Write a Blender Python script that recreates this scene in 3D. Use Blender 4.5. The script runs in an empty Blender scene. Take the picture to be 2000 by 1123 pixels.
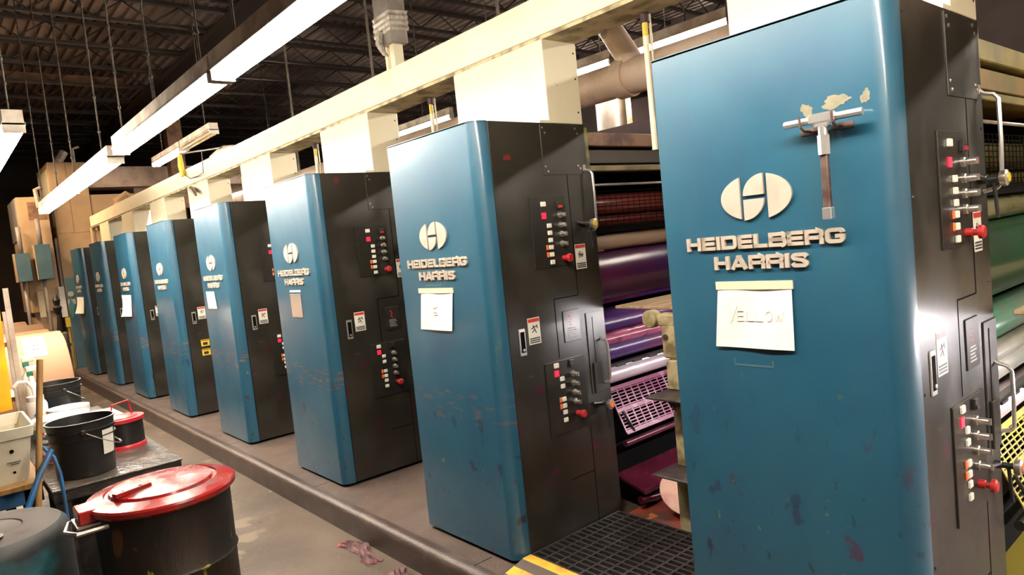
import bpy, math, random
from mathutils import Vector, Matrix
random.seed(7)
scene = bpy.context.scene
COL = scene.collection
PI = math.pi

# ------------------------------------------------------------------ camera
cam_d = bpy.data.cameras.new('camera')
cam = bpy.data.objects.new('camera', cam_d)
COL.objects.link(cam)
_r = Vector((0.75694477, -0.64559973, -0.10117113))
_u = Vector((0.12290865, -0.0114039, 0.99235246))
_w = Vector((0.64181623, 0.76359082, -0.07071767))
cam.matrix_world = Matrix(((_r.x, _u.x, -_w.x, -1.96867), (_r.y, _u.y, -_w.y, -0.78908),
                           (_r.z, _u.z, -_w.z, 1.55089), (0, 0, 0, 1)))
cam_d.sensor_width = 36.0
cam_d.sensor_fit = 'HORIZONTAL'
cam_d.lens = 1355.77 / 2000 * 36.0
cam_d.clip_start = 0.02
cam_d.clip_end = 200
scene.camera = cam

# ------------------------------------------------------------------ world, exposure
world = bpy.data.worlds.new('world')
scene.world = world
world.use_nodes = True
bg = world.node_tree.nodes['Background']
bg.inputs[0].default_value = (1.0, 0.8, 0.65, 1)
bg.inputs[1].default_value = 0.012
scene.view_settings.view_transform = 'Standard'
scene.view_settings.look = 'None'
scene.view_settings.gamma = 1
scene.view_settings.use_curve_mapping = False
scene.view_settings.exposure = 1.88
LAMP_COL = (1.0, 0.90, 0.78)
LAMP_E = 32.0            # fluorescent tubes over the aisle
BACK_E = 75.0            # tubes behind the press
TASK_E = 38.0            # work lamps between the units
try:
    scene.cycles.use_denoising = True
    scene.cycles.max_bounces = 6
    scene.cycles.sample_clamp_indirect = 4.0
    scene.cycles.caustics_reflective = False
    scene.cycles.caustics_refractive = False
except Exception:
    pass

# ------------------------------------------------------------------ sizes
S = 1.7702       # spacing of the units along y
W = 0.7047       # flat width of the blue front
RX, RY = 0.0838, 0.0549
D = 0.733        # depth of the dark side
H = 2.1
ZF = -0.155      # aisle floor

# ------------------------------------------------------------------ materials
def nodes_of(m):
    m.use_nodes = True
    nt = m.node_tree
    return nt, nt.nodes['Principled BSDF']

def setin(b, name, v):
    if name in b.inputs:
        b.inputs[name].default_value = v

def c4(c):
    return (c[0], c[1], c[2], 1)

def mat(name, col, rough=0.5, metal=0.0, col2=None, scale=6.0, thr=(0.4, 0.65), stretch=(1, 1, 1),
        bump=0.0, bscale=60.0, spec=0.5, coat=0.0, rvar=0.0, detail=6.0, spots=None):
    """plain surface with optional second colour in noise-shaped wear; spots: list of (colour, scale, threshold)"""
    m = bpy.data.materials.new(name)
    nt, b = nodes_of(m)
    N, L = nt.nodes, nt.links
    b.inputs['Base Color'].default_value = c4(col)
    b.inputs['Roughness'].default_value = rough
    b.inputs['Metallic'].default_value = metal
    setin(b, 'Specular IOR Level', spec)
    setin(b, 'Coat Weight', coat)
    setin(b, 'Coat Roughness', 0.12)
    tc = N.new('ShaderNodeTexCoord')
    mp = N.new('ShaderNodeMapping')
    mp.inputs['Scale'].default_value = stretch
    L.new(tc.outputs['Object'], mp.inputs['Vector'])
    src = None
    if col2 is not None:
        n = N.new('ShaderNodeTexNoise')
        n.inputs['Scale'].default_value = scale
        n.inputs['Detail'].default_value = detail
        L.new(mp.outputs[0], n.inputs['Vector'])
        r = N.new('ShaderNodeMapRange')
        r.inputs['From Min'].default_value, r.inputs['From Max'].default_value = thr
        L.new(n.outputs[0], r.inputs['Value'])
        mx = N.new('ShaderNodeMix')
        mx.data_type = 'RGBA'
        mx.inputs[6].default_value = c4(col)
        mx.inputs[7].default_value = c4(col2)
        L.new(r.outputs[0], mx.inputs[0])
        src = mx.outputs[2]
        if rvar:
            rr = N.new('ShaderNodeMapRange')
            rr.inputs['To Min'].default_value = rough
            rr.inputs['To Max'].default_value = min(1, rough + rvar)
            L.new(r.outputs[0], rr.inputs['Value'])
            L.new(rr.outputs[0], b.inputs['Roughness'])
    for k, (sc, ssc, sth) in enumerate(spots or []):
        n = N.new('ShaderNodeTexNoise')
        n.inputs['Scale'].default_value = ssc
        n.inputs['Detail'].default_value = 3
        m2 = N.new('ShaderNodeMapping')
        m2.inputs['Location'].default_value = (3.7 * k + 1, 1.3 * k, 7.1 * k)
        m2.inputs['Scale'].default_value = stretch
        L.new(tc.outputs['Object'], m2.inputs['Vector'])
        L.new(m2.outputs[0], n.inputs['Vector'])
        r = N.new('ShaderNodeMapRange')
        r.inputs['From Min'].default_value = sth
        r.inputs['From Max'].default_value = sth + 0.025
        L.new(n.outputs[0], r.inputs['Value'])
        mx = N.new('ShaderNodeMix')
        mx.data_type = 'RGBA'
        if src is not None:
            L.new(src, mx.inputs[6])
        else:
            mx.inputs[6].default_value = c4(col)
        mx.inputs[7].default_value = c4(sc)
        L.new(r.outputs[0], mx.inputs[0])
        src = mx.outputs[2]
    if src is not None:
        L.new(src, b.inputs['Base Color'])
    if bump:
        n = N.new('ShaderNodeTexNoise')
        n.inputs['Scale'].default_value = bscale
        n.inputs['Detail'].default_value = 4
        L.new(mp.outputs[0], n.inputs['Vector'])
        bp = N.new('ShaderNodeBump')
        bp.inputs['Strength'].default_value = bump
        bp.inputs['Distance'].default_value = 0.01
        L.new(n.outputs[0], bp.inputs['Height'])
        L.new(bp.outputs[0], b.inputs['Normal'])
    return m

def emit(name, col, e):
    m = bpy.data.materials.new(name)
    nt, b = nodes_of(m)
    b.inputs['Base Color'].default_value = (0.8, 0.8, 0.8, 1) if e > 2 else c4(col)
    b.inputs['Emission Color'].default_value = c4(col)
    b.inputs['Emission Strength'].default_value = e
    return m

def blue_paint():
    m = bpy.data.materials.new('blue_paint')
    nt, b = nodes_of(m)
    N, L = nt.nodes, nt.links
    tc = N.new('ShaderNodeTexCoord')
    info = N.new('ShaderNodeObjectInfo')
    add = N.new('ShaderNodeVectorMath')
    add.operation = 'ADD'
    L.new(tc.outputs['Object'], add.inputs[0])
    mul = N.new('ShaderNodeVectorMath')
    mul.operation = 'SCALE'
    mul.inputs['Scale'].default_value = 2.3
    L.new(info.outputs['Location'], mul.inputs[0])
    L.new(mul.outputs[0], add.inputs[1])
    def noise(scale, stretch=(1, 1, 1), off=(0, 0, 0), detail=5):
        mp = N.new('ShaderNodeMapping')
        mp.inputs['Scale'].default_value = stretch
        mp.inputs['Location'].default_value = off
        L.new(add.outputs[0], mp.inputs['Vector'])
        n = N.new('ShaderNodeTexNoise')
        n.inputs['Scale'].default_value = scale
        n.inputs['Detail'].default_value = detail
        L.new(mp.outputs[0], n.inputs['Vector'])
        return n.outputs[0]
    def rng(v, a, b_, c=0.0, d=1.0):
        r = N.new('ShaderNodeMapRange')
        r.inputs['From Min'].default_value = a
        r.inputs['From Max'].default_value = b_
        r.inputs['To Min'].default_value = c
        r.inputs['To Max'].default_value = d
        L.new(v, r.inputs['Value'])
        return r.outputs[0]
    def mix(f, a, b_):
        mx = N.new('ShaderNodeMix')
        mx.data_type = 'RGBA'
        L.new(f, mx.inputs[0])
        for i, v in ((6, a), (7, b_)):
            if isinstance(v, tuple):
                mx.inputs[i].default_value = c4(v)
            else:
                L.new(v, mx.inputs[i])
        return mx.outputs[2]
    def mul2(a, b_):
        q = N.new('ShaderNodeMath')
        q.operation = 'MULTIPLY'
        L.new(a, q.inputs[0])
        L.new(b_, q.inputs[1])
        return q.outputs[0]
    c = mix(rng(noise(3.0), 0.35, 0.7), (0.010, 0.080, 0.132), (0.007, 0.062, 0.114))
    # wiped vertical streaks
    c = mix(rng(noise(5.0, (3, 3, 0.35), (4, 0, 0)), 0.55, 0.8, 0, 0.5), c, (0.022, 0.080, 0.115))
    sep = N.new('ShaderNodeSeparateXYZ')
    L.new(tc.outputs['Object'], sep.inputs[0])
    low = rng(sep.outputs['Z'], 1.2, 0.2)
    # ink smears, more of them low on the door
    for col, sc, th, off in (((0.010, 0.008, 0.040), 9, 0.655, 1), ((0.06, 0.010, 0.04), 11, 0.675, 5),
                             ((0.16, 0.20, 0.03), 17, 0.695, 9), ((0.008, 0.02, 0.03), 28, 0.655, 13)):
        f = mul2(rng(noise(sc, (1, 1, 0.6), (off, off, 0), 4), th, th + 0.02), low)
        c = mix(f, c, col)
    # rust scuffs along the trolley height
    band = mul2(rng(sep.outputs['Z'], 0.64, 0.67), rng(sep.outputs['Z'], 0.83, 0.80))
    sc = mul2(band, rng(noise(8, (1, 1.2, 7), (2, 2, 2), 6), 0.545, 0.64))
    sepl = N.new('ShaderNodeSeparateXYZ')
    L.new(info.outputs['Location'], sepl.inputs[0])
    sc = mul2(sc, rng(sepl.outputs['Y'], 0.6, 3.6, 0.0, 1.0))     # only the cabinets farther down are scuffed
    c = mix(sc, c, (0.17, 0.085, 0.05))
    L.new(c, b.inputs['Base Color'])
    L.new(rng(noise(4.0, (1, 1, 0.5), (8, 1, 3)), 0.3, 0.75, 0.38, 0.50), b.inputs['Roughness'])
    setin(b, 'Specular IOR Level', 0.55)
    setin(b, 'Coat Weight', 0.75)
    setin(b, 'Coat Roughness', 0.16)
    setin(b, 'Coat IOR', 1.5)
    bp = N.new('ShaderNodeBump')
    bp.inputs['Strength'].default_value = 0.05
    bp.inputs['Distance'].default_value = 0.01
    L.new(noise(2.5, (1, 1, 1), (0, 5, 0), 2), bp.inputs['Height'])
    L.new(bp.outputs[0], b.inputs['Normal'])
    return m

M = {}
M['blue'] = blue_paint()
M['dark'] = mat('black_steel', (0.017, 0.015, 0.0105), 0.30, 0.0, (0.030, 0.026, 0.018), 4.0, (0.45, 0.75), spec=0.6, rvar=0.22,
                spots=[((0.05, 0.008, 0.02), 9, 0.68), ((0.05, 0.05, 0.01), 16, 0.70)])
M['dark2'] = mat('black_panel', (0.018, 0.016, 0.013), 0.28, 0.0, (0.03, 0.027, 0.02), 8.0, (0.45, 0.7), spec=0.6)
M['groove'] = mat('seam_black', (0.003, 0.003, 0.003), 0.9, spec=0.08)
M['cream'] = mat('cream_paint', (0.78, 0.70, 0.50), 0.42, 0.0, (0.70, 0.60, 0.40), 5.0, (0.5, 0.8), spots=[((0.16, 0.11, 0.06), 22, 0.76)])
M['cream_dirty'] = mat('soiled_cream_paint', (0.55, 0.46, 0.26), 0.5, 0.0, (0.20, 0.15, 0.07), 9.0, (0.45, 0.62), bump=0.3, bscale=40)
M['nickel'] = mat('cast_letter_metal', (0.46, 0.40, 0.33), 0.45, 0.15, (0.38, 0.32, 0.26), 12, (0.5, 0.8))
M['chrome'] = mat('chrome', (0.80, 0.78, 0.75), 0.28, 0.85)
M['worn_chrome'] = mat('worn_chrome', (0.60, 0.56, 0.50), 0.30, 0.9, (0.30, 0.24, 0.18), 30, (0.55, 0.7))
M['steel'] = mat('brushed_steel', (0.42, 0.38, 0.35), 0.35, 0.8, (0.30, 0.25, 0.21), 10, (0.4, 0.7))
M['rusty'] = mat('rusty_shaft', (0.20, 0.14, 0.12), 0.4, 0.6, (0.11, 0.06, 0.05), 20, (0.4, 0.6))
M['white_btn'] = mat('white_button', (0.80, 0.76, 0.65), 0.35)
M['red_lit'] = emit('red_lit_display', (1.0, 0.01, 0.04), 0.35)
M['red_plastic'] = mat('red_plastic', (0.42, 0.02, 0.02), 0.35)
M['green_plastic'] = mat('green_plastic', (0.02, 0.16, 0.10), 0.4)
M['orange_plastic'] = mat('orange_plastic', (0.75, 0.16, 0.04), 0.4)
M['black_plastic'] = mat('black_plastic', (0.02, 0.02, 0.02), 0.35)
M['yellow_plastic'] = mat('yellow_plastic', (0.65, 0.48, 0.05), 0.4)
M['paper'] = mat('white_paper', (0.82, 0.80, 0.74), 0.7, col2=(0.76, 0.73, 0.66), scale=4)
M['tape'] = mat('masking_tape', (0.62, 0.55, 0.40), 0.6)
M['pencil'] = mat('faint_pen_line', (0.58, 0.55, 0.55), 0.7)
M['label_white'] = mat('label_white', (0.75, 0.72, 0.62), 0.4)
M['label_red'] = mat('label_red', (0.55, 0.04, 0.03), 0.4)
M['label_black'] = mat('label_black', (0.02, 0.02, 0.02), 0.5)
M['label_yellow'] = mat('label_yellow', (0.80, 0.52, 0.04), 0.4)
M['bare_metal'] = mat('chipped_primer', (0.20, 0.185, 0.12), 0.7, col2=(0.15, 0.14, 0.095), scale=30)
M['red_smear'] = mat('red_ink_smear', (0.12, 0.012, 0.012), 0.4)

def concrete():
    m = mat('concrete_floor', (0.112, 0.082, 0.058), 0.45, 0.0, (0.062, 0.045, 0.032), 1.6, (0.38, 0.68), bump=0.15, bscale=30, rvar=0.25,
            spots=[((0.17, 0.135, 0.09), 2.3, 0.60), ((0.045, 0.032, 0.025), 7.5, 0.66), ((0.20, 0.17, 0.12), 40, 0.70)])
    return m
M['concrete'] = concrete()
M['platform'] = mat('platform_paint', (0.105, 0.075, 0.060), 0.42, 0.0, (0.068, 0.048, 0.038), 3.0, (0.4, 0.7), bump=0.25, bscale=90, rvar=0.2)
M['kerb'] = mat('kerb_rubber', (0.050, 0.034, 0.028), 0.38, 0.0, (0.10, 0.07, 0.055), 6.0, (0.5, 0.75), bump=0.3, bscale=140)
M['deck'] = mat('roof_deck_metal', (0.28, 0.22, 0.19), 0.32, 0.5, (0.10, 0.07, 0.06), 0.8, (0.4, 0.65))
M['joist'] = mat('dark_roof_steel', (0.035, 0.024, 0.020), 0.6)
M['brown_beam'] = mat('brown_beam', (0.28, 0.15, 0.075), 0.6, col2=(0.14, 0.07, 0.04), scale=5)
M['rod'] = mat('hanger_metal', (0.11, 0.085, 0.06), 0.6, 0.1, (0.05, 0.04, 0.03), 14)
M['wall'] = mat('dark_block_wall', (0.06, 0.042, 0.035), 0.8, col2=(0.04, 0.03, 0.025), scale=2)
M['wall_cream'] = mat('cream_block_wall', (0.45, 0.36, 0.26), 0.7, col2=(0.36, 0.28, 0.20), scale=2)
M['lamp_white'] = mat('white_lamp_housing', (0.74, 0.66, 0.55), 0.45, col2=(0.42, 0.34, 0.26), scale=7)
M['tube'] = emit('fluorescent_tube', LAMP_COL, LAMP_E)
M['tube_back'] = emit('fluorescent_tube_far', LAMP_COL, BACK_E)
M['tube_task'] = emit('work_lamp_tube', (1.0, 0.93, 0.95), TASK_E)
M['tube_warm_fill'] = emit('added_warm_tube', (1.0, 0.72, 0.45), 110.0)  # for the unseen lamp added to brighten the folder tower
M['tube_task_near'] = emit('work_lamp_tube_near', (1.0, 0.93, 0.95), 95.0)
M['tube_off'] = mat('unlit_tube', (0.55, 0.42, 0.25), 0.3)
M['insul'] = mat('duct_wrap', (0.66, 0.52, 0.42), 0.5, 0.1, (0.45, 0.33, 0.25), 6.0, (0.45, 0.7), bump=0.4, bscale=12,
                 spots=[((0.12, 0.07, 0.04), 14, 0.75)])
M['galv'] = mat('galvanised_sheet', (0.34, 0.30, 0.26), 0.42, 0.5, (0.22, 0.18, 0.15), 7)
M['plastic_wrap'] = mat('plastic_wrap', (0.45, 0.40, 0.33), 0.25, 0.0, (0.25, 0.21, 0.16), 25, bump=0.8, bscale=25)
M['red_iron'] = mat('dark_red_iron', (0.045, 0.006, 0.006), 0.5, col2=(0.02, 0.005, 0.005), scale=9)
M['tan'] = mat('tan_machine_paint', (0.52, 0.36, 0.20), 0.55, col2=(0.45, 0.30, 0.165), scale=3)
M['grey_panel'] = mat('grey_panel', (0.30, 0.27, 0.25), 0.4, col2=(0.23, 0.20, 0.19), scale=3)
M['slate'] = mat('slate_blue_paint', (0.060, 0.125, 0.155), 0.45, col2=(0.045, 0.10, 0.13), scale=4)
M['teal'] = mat('teal_paint', (0.035, 0.16, 0.20), 0.45)
M['kraft'] = mat('kraft_paper', (0.33, 0.175, 0.080), 0.55, col2=(0.29, 0.15, 0.07), scale=3, stretch=(0.3, 1, 1))
M['kraft_end'] = mat('roll_end_paper', (0.72, 0.58, 0.38), 0.7)
M['black_pail'] = mat('black_pail_plastic', (0.013, 0.011, 0.010), 0.38, 0.0, (0.028, 0.021, 0.018), 7, (0.55, 0.75))
M['white_plastic'] = mat('white_pail_plastic', (0.80, 0.77, 0.70), 0.4)
M['bin_plastic'] = mat('cloudy_white_plastic', (0.66, 0.60, 0.46), 0.45, 0.0, (0.48, 0.42, 0.30), 7, (0.5, 0.75), spots=[((0.25, 0.2, 0.13), 18, 0.76)])
M['red_paint'] = mat('worn_red_paint', (0.25, 0.010, 0.009), 0.22, 0.0, (0.10, 0.028, 0.022), 9, (0.48, 0.66), spec=0.4, rvar=0.25, bump=0.15, bscale=14)
M['red_fresh'] = mat('red_can_paint', (0.55, 0.02, 0.03), 0.35, 0.0, (0.40, 0.12, 0.09), 12, (0.6, 0.8))
M['drum'] = mat('inky_black_drum', (0.010, 0.007, 0.005), 0.5, 0.0, (0.028, 0.016, 0.011), 7, (0.45, 0.75), stretch=(1, 1, 0.35), bump=0.25, spec=0.3,
                spots=[((0.25, 0.23, 0.02), 13, 0.68), ((0.07, 0.03, 0.012), 10, 0.62), ((0.12, 0.008, 0.012), 7, 0.67)])
M['teal_drum'] = mat('teal_stained_drum', (0.012, 0.014, 0.015), 0.55, 0.0, (0.010, 0.075, 0.09), 5, (0.52, 0.66), bump=0.1)
M['drum_top'] = mat('dusty_drum_top', (0.060, 0.044, 0.037), 0.75, 0.0, (0.032, 0.025, 0.022), 9, (0.5, 0.75))
M['bench'] = mat('inky_bench_top', (0.06, 0.05, 0.042), 0.28, 0.0, (0.17, 0.135, 0.105), 9, (0.5, 0.72), bump=0.6, bscale=22, stretch=(1, 1, 1))
M['bench_edge'] = mat('grimy_bench_frame', (0.014, 0.010, 0.008), 0.55, 0.0, (0.045, 0.031, 0.024), 16, (0.5, 0.7), bump=0.5, bscale=30)
M['wood'] = mat('worn_wood', (0.34, 0.19, 0.06), 0.5, 0.0, (0.24, 0.12, 0.035), 6, stretch=(8, 8, 0.8))
M['ply'] = mat('plywood', (0.52, 0.38, 0.22), 0.55, 0.0, (0.36, 0.25, 0.14), 7, stretch=(0.6, 3, 3))
M['blue_pipe'] = mat('blue_plastic', (0.02, 0.12, 0.32), 0.35, 0.0, (0.05, 0.10, 0.16), 8)
M['yellow_sheet'] = mat('yellow_vinyl', (0.85, 0.45, 0.01), 0.4, 0.0, (0.78, 0.34, 0.01), 4, bump=0.5, bscale=9)
M['rack_white'] = mat('rack_white', (0.55, 0.46, 0.38), 0.5, col2=(0.36, 0.28, 0.22), scale=9)
M['rag'] = mat('stained_rag', (0.20, 0.10, 0.10), 0.8, 0.0, (0.10, 0.055, 0.06), 18, bump=0.6, bscale=50, spots=[((0.32, 0.05, 0.05), 7, 0.6)])
M['mat_rubber'] = mat('black_rubber', (0.030, 0.026, 0.024), 0.42, 0.0, (0.06, 0.05, 0.045), 12, (0.5, 0.7))
M['under_mat'] = mat('slot_shade_black', (0.003, 0.0025, 0.002), 0.9, spec=0.1)  # near black paints the shade down in the mat slots
M['tread'] = mat('tread_plate', (0.06, 0.05, 0.045), 0.35, 0.4, (0.12, 0.10, 0.09), 20, bump=0.5, bscale=60)
M['ink_floor'] = mat('ink_covered_plate', (0.34, 0.060, 0.030), 0.35, 0.0, (0.13, 0.055, 0.045), 5, (0.42, 0.58), bump=0.2,
                     spots=[((0.55, 0.20, 0.05), 8, 0.66), ((0.05, 0.01, 0.02), 6, 0.68)])
M['cardboard'] = mat('ink_stained_cardboard', (0.55, 0.33, 0.24), 0.7, 0.0, (0.38, 0.15, 0.14), 7, (0.5, 0.7))

def stripes():
    m = bpy.data.materials.new('hazard_stripes')
    nt, b = nodes_of(m)
    N, L = nt.nodes, nt.links
    tc = N.new('ShaderNodeTexCoord')
    sep = N.new('ShaderNodeSeparateXYZ')
    L.new(tc.outputs['Object'], sep.inputs[0])
    k = N.new('ShaderNodeMath'); k.operation = 'MULTIPLY'; k.inputs[1].default_value = 1 / 0.11
    L.new(sep.outputs['X'], k.inputs[0])
    a = N.new('ShaderNodeMath'); a.operation = 'ADD'; a.inputs[1].default_value = 10.30
    L.new(k.outputs[0], a.inputs[0])
    f = N.new('ShaderNodeMath'); f.operation = 'FRACT'
    L.new(a.outputs[0], f.inputs[0])
    g = N.new('ShaderNodeMath'); g.operation = 'GREATER_THAN'; g.inputs[1].default_value = 0.5
    L.new(f.outputs[0], g.inputs[0])
    n = N.new('ShaderNodeTexNoise'); n.inputs['Scale'].default_value = 18; n.inputs['Detail'].default_value = 6
    L.new(tc.outputs['Object'], n.inputs['Vector'])
    r = N.new('ShaderNodeMapRange'); r.inputs['From Min'].default_value = 0.5; r.inputs['From Max'].default_value = 0.72
    L.new(n.outputs[0], r.inputs['Value'])
    mx = N.new('ShaderNodeMix'); mx.data_type = 'RGBA'
    mx.inputs[6].default_value = (0.78, 0.42, 0.05, 1); mx.inputs[7].default_value = (0.48, 0.20, 0.05, 1)
    L.new(r.outputs[0], mx.inputs[0])
    m2 = N.new('ShaderNodeMix'); m2.data_type = 'RGBA'
    m2.inputs[6].default_value = (0.085, 0.065, 0.055, 1)
    L.new(mx.outputs[2], m2.inputs[7]); L.new(g.outputs[0], m2.inputs[0])
    L.new(m2.outputs[2], b.inputs['Base Color'])
    b.inputs['Roughness'].default_value = 0.45
    return m
M['stripes'] = stripes()

# ------------------------------------------------------------------ mesh helpers
class MB:
    def __init__(s):
        s.v, s.f, s.sm = [], [], []
    def add(s, vs, fs, smooth=False):
        o = len(s.v)
        s.v += [tuple(v) for v in vs]
        s.f += [tuple(i + o for i in f) for f in fs]
        s.sm += [smooth] * len(fs)
        return s
    def box(s, x0, x1, y0, y1, z0, z1, bev=0.0):
        if bev <= 0:
            v = [(x, y, z) for z in (z0, z1) for x, y in ((x0, y0), (x1, y0), (x1, y1), (x0, y1))]
            f = [(3, 2, 1, 0), (4, 5, 6, 7), (0, 1, 5, 4), (1, 2, 6, 5), (2, 3, 7, 6), (3, 0, 4, 7)]
            return s.add(v, f)
        b = min(bev, (x1 - x0) / 2.01, (y1 - y0) / 2.01, (z1 - z0) / 2.01)
        rings = []
        for z, i in ((z0, b), (z0 + b, 0), (z1 - b, 0), (z1, b)):
            X0, X1, Y0, Y1 = x0 + i, x1 - i, y0 + i, y1 - i
            c = b * 0.5 if i else b
            rings.append([(X0 + c, Y0, z), (X1 - c, Y0, z), (X1, Y0 + c, z), (X1, Y1 - c, z),
                          (X1 - c, Y1, z), (X0 + c, Y1, z), (X0, Y1 - c, z), (X0, Y0 + c, z)])
        return s.rings(rings, True, True)
    def rings(s, rings, cap0=False, cap1=False, smooth=False, close=True):
        n = len(rings[0])
        v = [p for r in rings for p in r]
        f = []
        for k in range(len(rings) - 1):
            for i in range(n if close else n - 1):
                j = (i + 1) % n
                f.append((k * n + i, k * n + j, (k + 1) * n + j, (k + 1) * n + i))
        s.add(v, f, smooth)
        if cap0:
            s.add(rings[0], [tuple(range(n))[::-1]])
        if cap1:
            s.add(rings[-1], [tuple(range(n))])
        return s
    def tube(s, pts, r, seg=10, caps=True, smooth=True):
        pts = [Vector(p) for p in pts]
        n = len(pts)
        rs = r if isinstance(r, (list, tuple)) else [r] * n
        rings = []
        prev = None
        for i, p in enumerate(pts):
            a = pts[max(i - 1, 0)]
            b = pts[min(i + 1, n - 1)]
            t = (b - a).normalized()
            if prev is None:
                up = Vector((0, 0, 1)) if abs(t.z) < 0.9 else Vector((1, 0, 0))
                e1 = t.cross(up).normalized()
            else:
                e1 = (prev - t * prev.dot(t)).normalized()
            prev = e1
            e2 = t.cross(e1)
            rings.append([tuple(p + (e1 * math.cos(2 * PI * k / seg) + e2 * math.sin(2 * PI * k / seg)) * rs[i]) for k in range(seg)])
        return s.rings(rings, caps, caps, smooth)
    def lathe(s, prof, c=(0, 0, 0), seg=40, axis='z', smooth=True):
        """prof: list of (radius, height)"""
        rings = []
        for r, h in prof:
            ring = []
            for k in range(seg):
                a = 2 * PI * k / seg
                p, q = r * math.cos(a), r * math.sin(a)
                if axis == 'z':
                    ring.append((c[0] + p, c[1] + q, c[2] + h))
                elif axis == 'x':
                    ring.append((c[0] + h, c[1] + p, c[2] + q))
                else:
                    ring.append((c[0] + q, c[1] + h, c[2] + p))
            rings.append(ring)
        return s.rings(rings, prof[0][0] > 1e-5, prof[-1][0] > 1e-5, smooth)
    def prism(s, poly, axis, a, b):
        """poly in the two other coordinates, extruded along axis from a to b"""
        def pt(u, v, w):
            return {'x': (w, u, v), 'y': (u, w, v), 'z': (u, v, w)}[axis]
        n = len(poly)
        v = [pt(u, w, a) for u, w in poly] + [pt(u, w, b) for u, w in poly]
        f = [tuple(range(n))[::-1], tuple(range(n, 2 * n))]
        f += [(i, (i + 1) % n, n + (i + 1) % n, n + i) for i in range(n)]
        return s.add(v, f)
    def build(s, name, m, parent=None, loc=None, autosmooth=True):
        me = bpy.data.meshes.new(name)
        me.from_pydata(s.v, [], s.f)
        me.polygons.foreach_set('use_smooth', s.sm)
        import bmesh
        bm = bmesh.new()
        bm.from_mesh(me)
        bmesh.ops.remove_doubles(bm, verts=bm.verts, dist=1e-6)
        bmesh.ops.recalc_face_normals(bm, faces=bm.faces)
        for e in bm.edges:
            if len(e.link_faces) == 2 and e.calc_face_angle(0) > 0.7:
                e.smooth = False
        bm.to_mesh(me)
        bm.free()
        me.materials.append(M[m] if isinstance(m, str) else m)
        o = bpy.data.objects.new(name, me)
        COL.objects.link(o)
        if parent is not None:
            o.parent = parent
        if loc is not None:
            o.location = loc
        return o

def tag(o, label=None, cat=None, group=None, kind=None):
    if label: o['label'] = label
    if cat: o['category'] = cat
    if group: o['group'] = group
    if kind: o['kind'] = kind
    return o

def empty(name, loc, label, cat, group=None, rz=0.0):
    o = bpy.data.objects.new(name, None)
    COL.objects.link(o)
    o.location = loc
    o.rotation_euler = (0, 0, rz)
    return tag(o, label, cat, group)

def copy_tree(o, parent=None):
    kids = KIDS.get(o.name) or [c for c in bpy.data.objects if c.parent == o]
    c = o.copy()
    COL.objects.link(c)
    if parent is not None:
        c.parent = parent
    for k in kids:
        copy_tree(k, c)
    return c
KIDS = {}

def solid(o):
    return tag(o, kind='structure')

# ------------------------------------------------------------------ the building
FX0, FX1, FY0, FY1 = -7.0, 9.0, -5.0, 22.0
solid(MB().box(FX0, FX1, FY0, FY1, ZF - 0.2, ZF).build('floor', 'concrete'))
solid(MB().box(FX0 - 0.2, FX0, FY0, FY1, ZF, 5.6).build('wall_left', 'wall'))
solid(MB().box(FX1, FX1 + 0.2, FY0, FY1, ZF, 5.6).build('wall_right', 'wall'))
solid(MB().box(FX0, FX1, FY1, FY1 + 0.2, ZF, 5.6).build('wall_back', 'wall'))
solid(MB().box(FX0, FX1, FY0 - 0.2, FY0, ZF, 5.6).build('wall_front', 'wall_cream'))
# corrugated roof deck, ribs along y
prof = []
x = FX0
while x < FX1:
    prof += [(x, 5.20), (x + 0.06, 5.20), (x + 0.075, 5.245), (x + 0.135, 5.245)]
    x += 0.15
prof.append((FX1, 5.20))
deck = MB()
deck.rings([[(a, FY0, b) for a, b in prof], [(a, FY1, b) for a, b in prof]], close=False)
deck.rings([[(a, FY0, 5.40) for a, b in prof], [(a, FY1, 5.40) for a, b in prof]], close=False)
solid(deck.build('ceiling', 'deck'))
# roof joists along x (open web), 1.17 m apart
def joist_mesh():
    m = MB()
    m.box(FX0, FX1, -0.04, 0.04, 5.14, 5.19)
    m.box(FX0, FX1, -0.03, 0.03, 4.86, 4.90)
    k = 0
    xx = FX0 + 0.1
    while xx < FX1 - 0.4:
        a, b = (4.9, 5.14) if k % 2 == 0 else (5.14, 4.9)
        m.tube([(xx, 0, a), (xx + 0.35, 0, b)], 0.012, 5)
        xx += 0.35
        k += 1
    return m
jo = None
jl = ['open web roof joist crossing above the near lamps', 'open web roof joist crossing the dark roof']
for k in range(22):
    if jo is None:
        jo = joist_mesh().build('roof_joist', 'joist')
        o = jo
    else:
        o = jo.copy(); COL.objects.link(o)
    o.location = (0, -3.5 + 1.17 * k, 0)
    tag(o, 'dark open web roof joist, one of the row under the corrugated deck', 'joist', 'roof joists')
for k, (gx, gl) in enumerate(((1.55, 'dark roof girder running lengthwise above the cable trunking'),
                              (6.0, 'dark roof girder running lengthwise at the far right side'),
                              (-3.2, 'dark roof girder running lengthwise over the left side'))):
    g = MB()
    g.box(gx - 0.09, gx + 0.09, FY0, FY1, 4.82, 4.84); g.box(gx - 0.008, gx + 0.008, FY0, FY1, 4.58, 4.82); g.box(gx - 0.09, gx + 0.09, FY0, FY1, 4.56, 4.58)
    tag(g.build('roof_girder', 'joist'), gl, 'girder')
g = MB(); g.box(-6.9, 1.15, 12.95, 13.10, 4.90, 5.04)
tag(g.build('roof_beam', 'brown_beam'), 'brown beam crossing the dark roof at upper left', 'beam')
g = MB(); g.box(1.9, 3.0, 12.95, 13.10, 4.90, 5.04)
tag(g.build('roof_beam', 'brown_beam'), 'short brown beam piece beside the lamp row, right of the long brown beam', 'beam')
g = MB(); g.box(1.2, 8.9, 3.35, 3.6, 4.45, 4.8)
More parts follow.
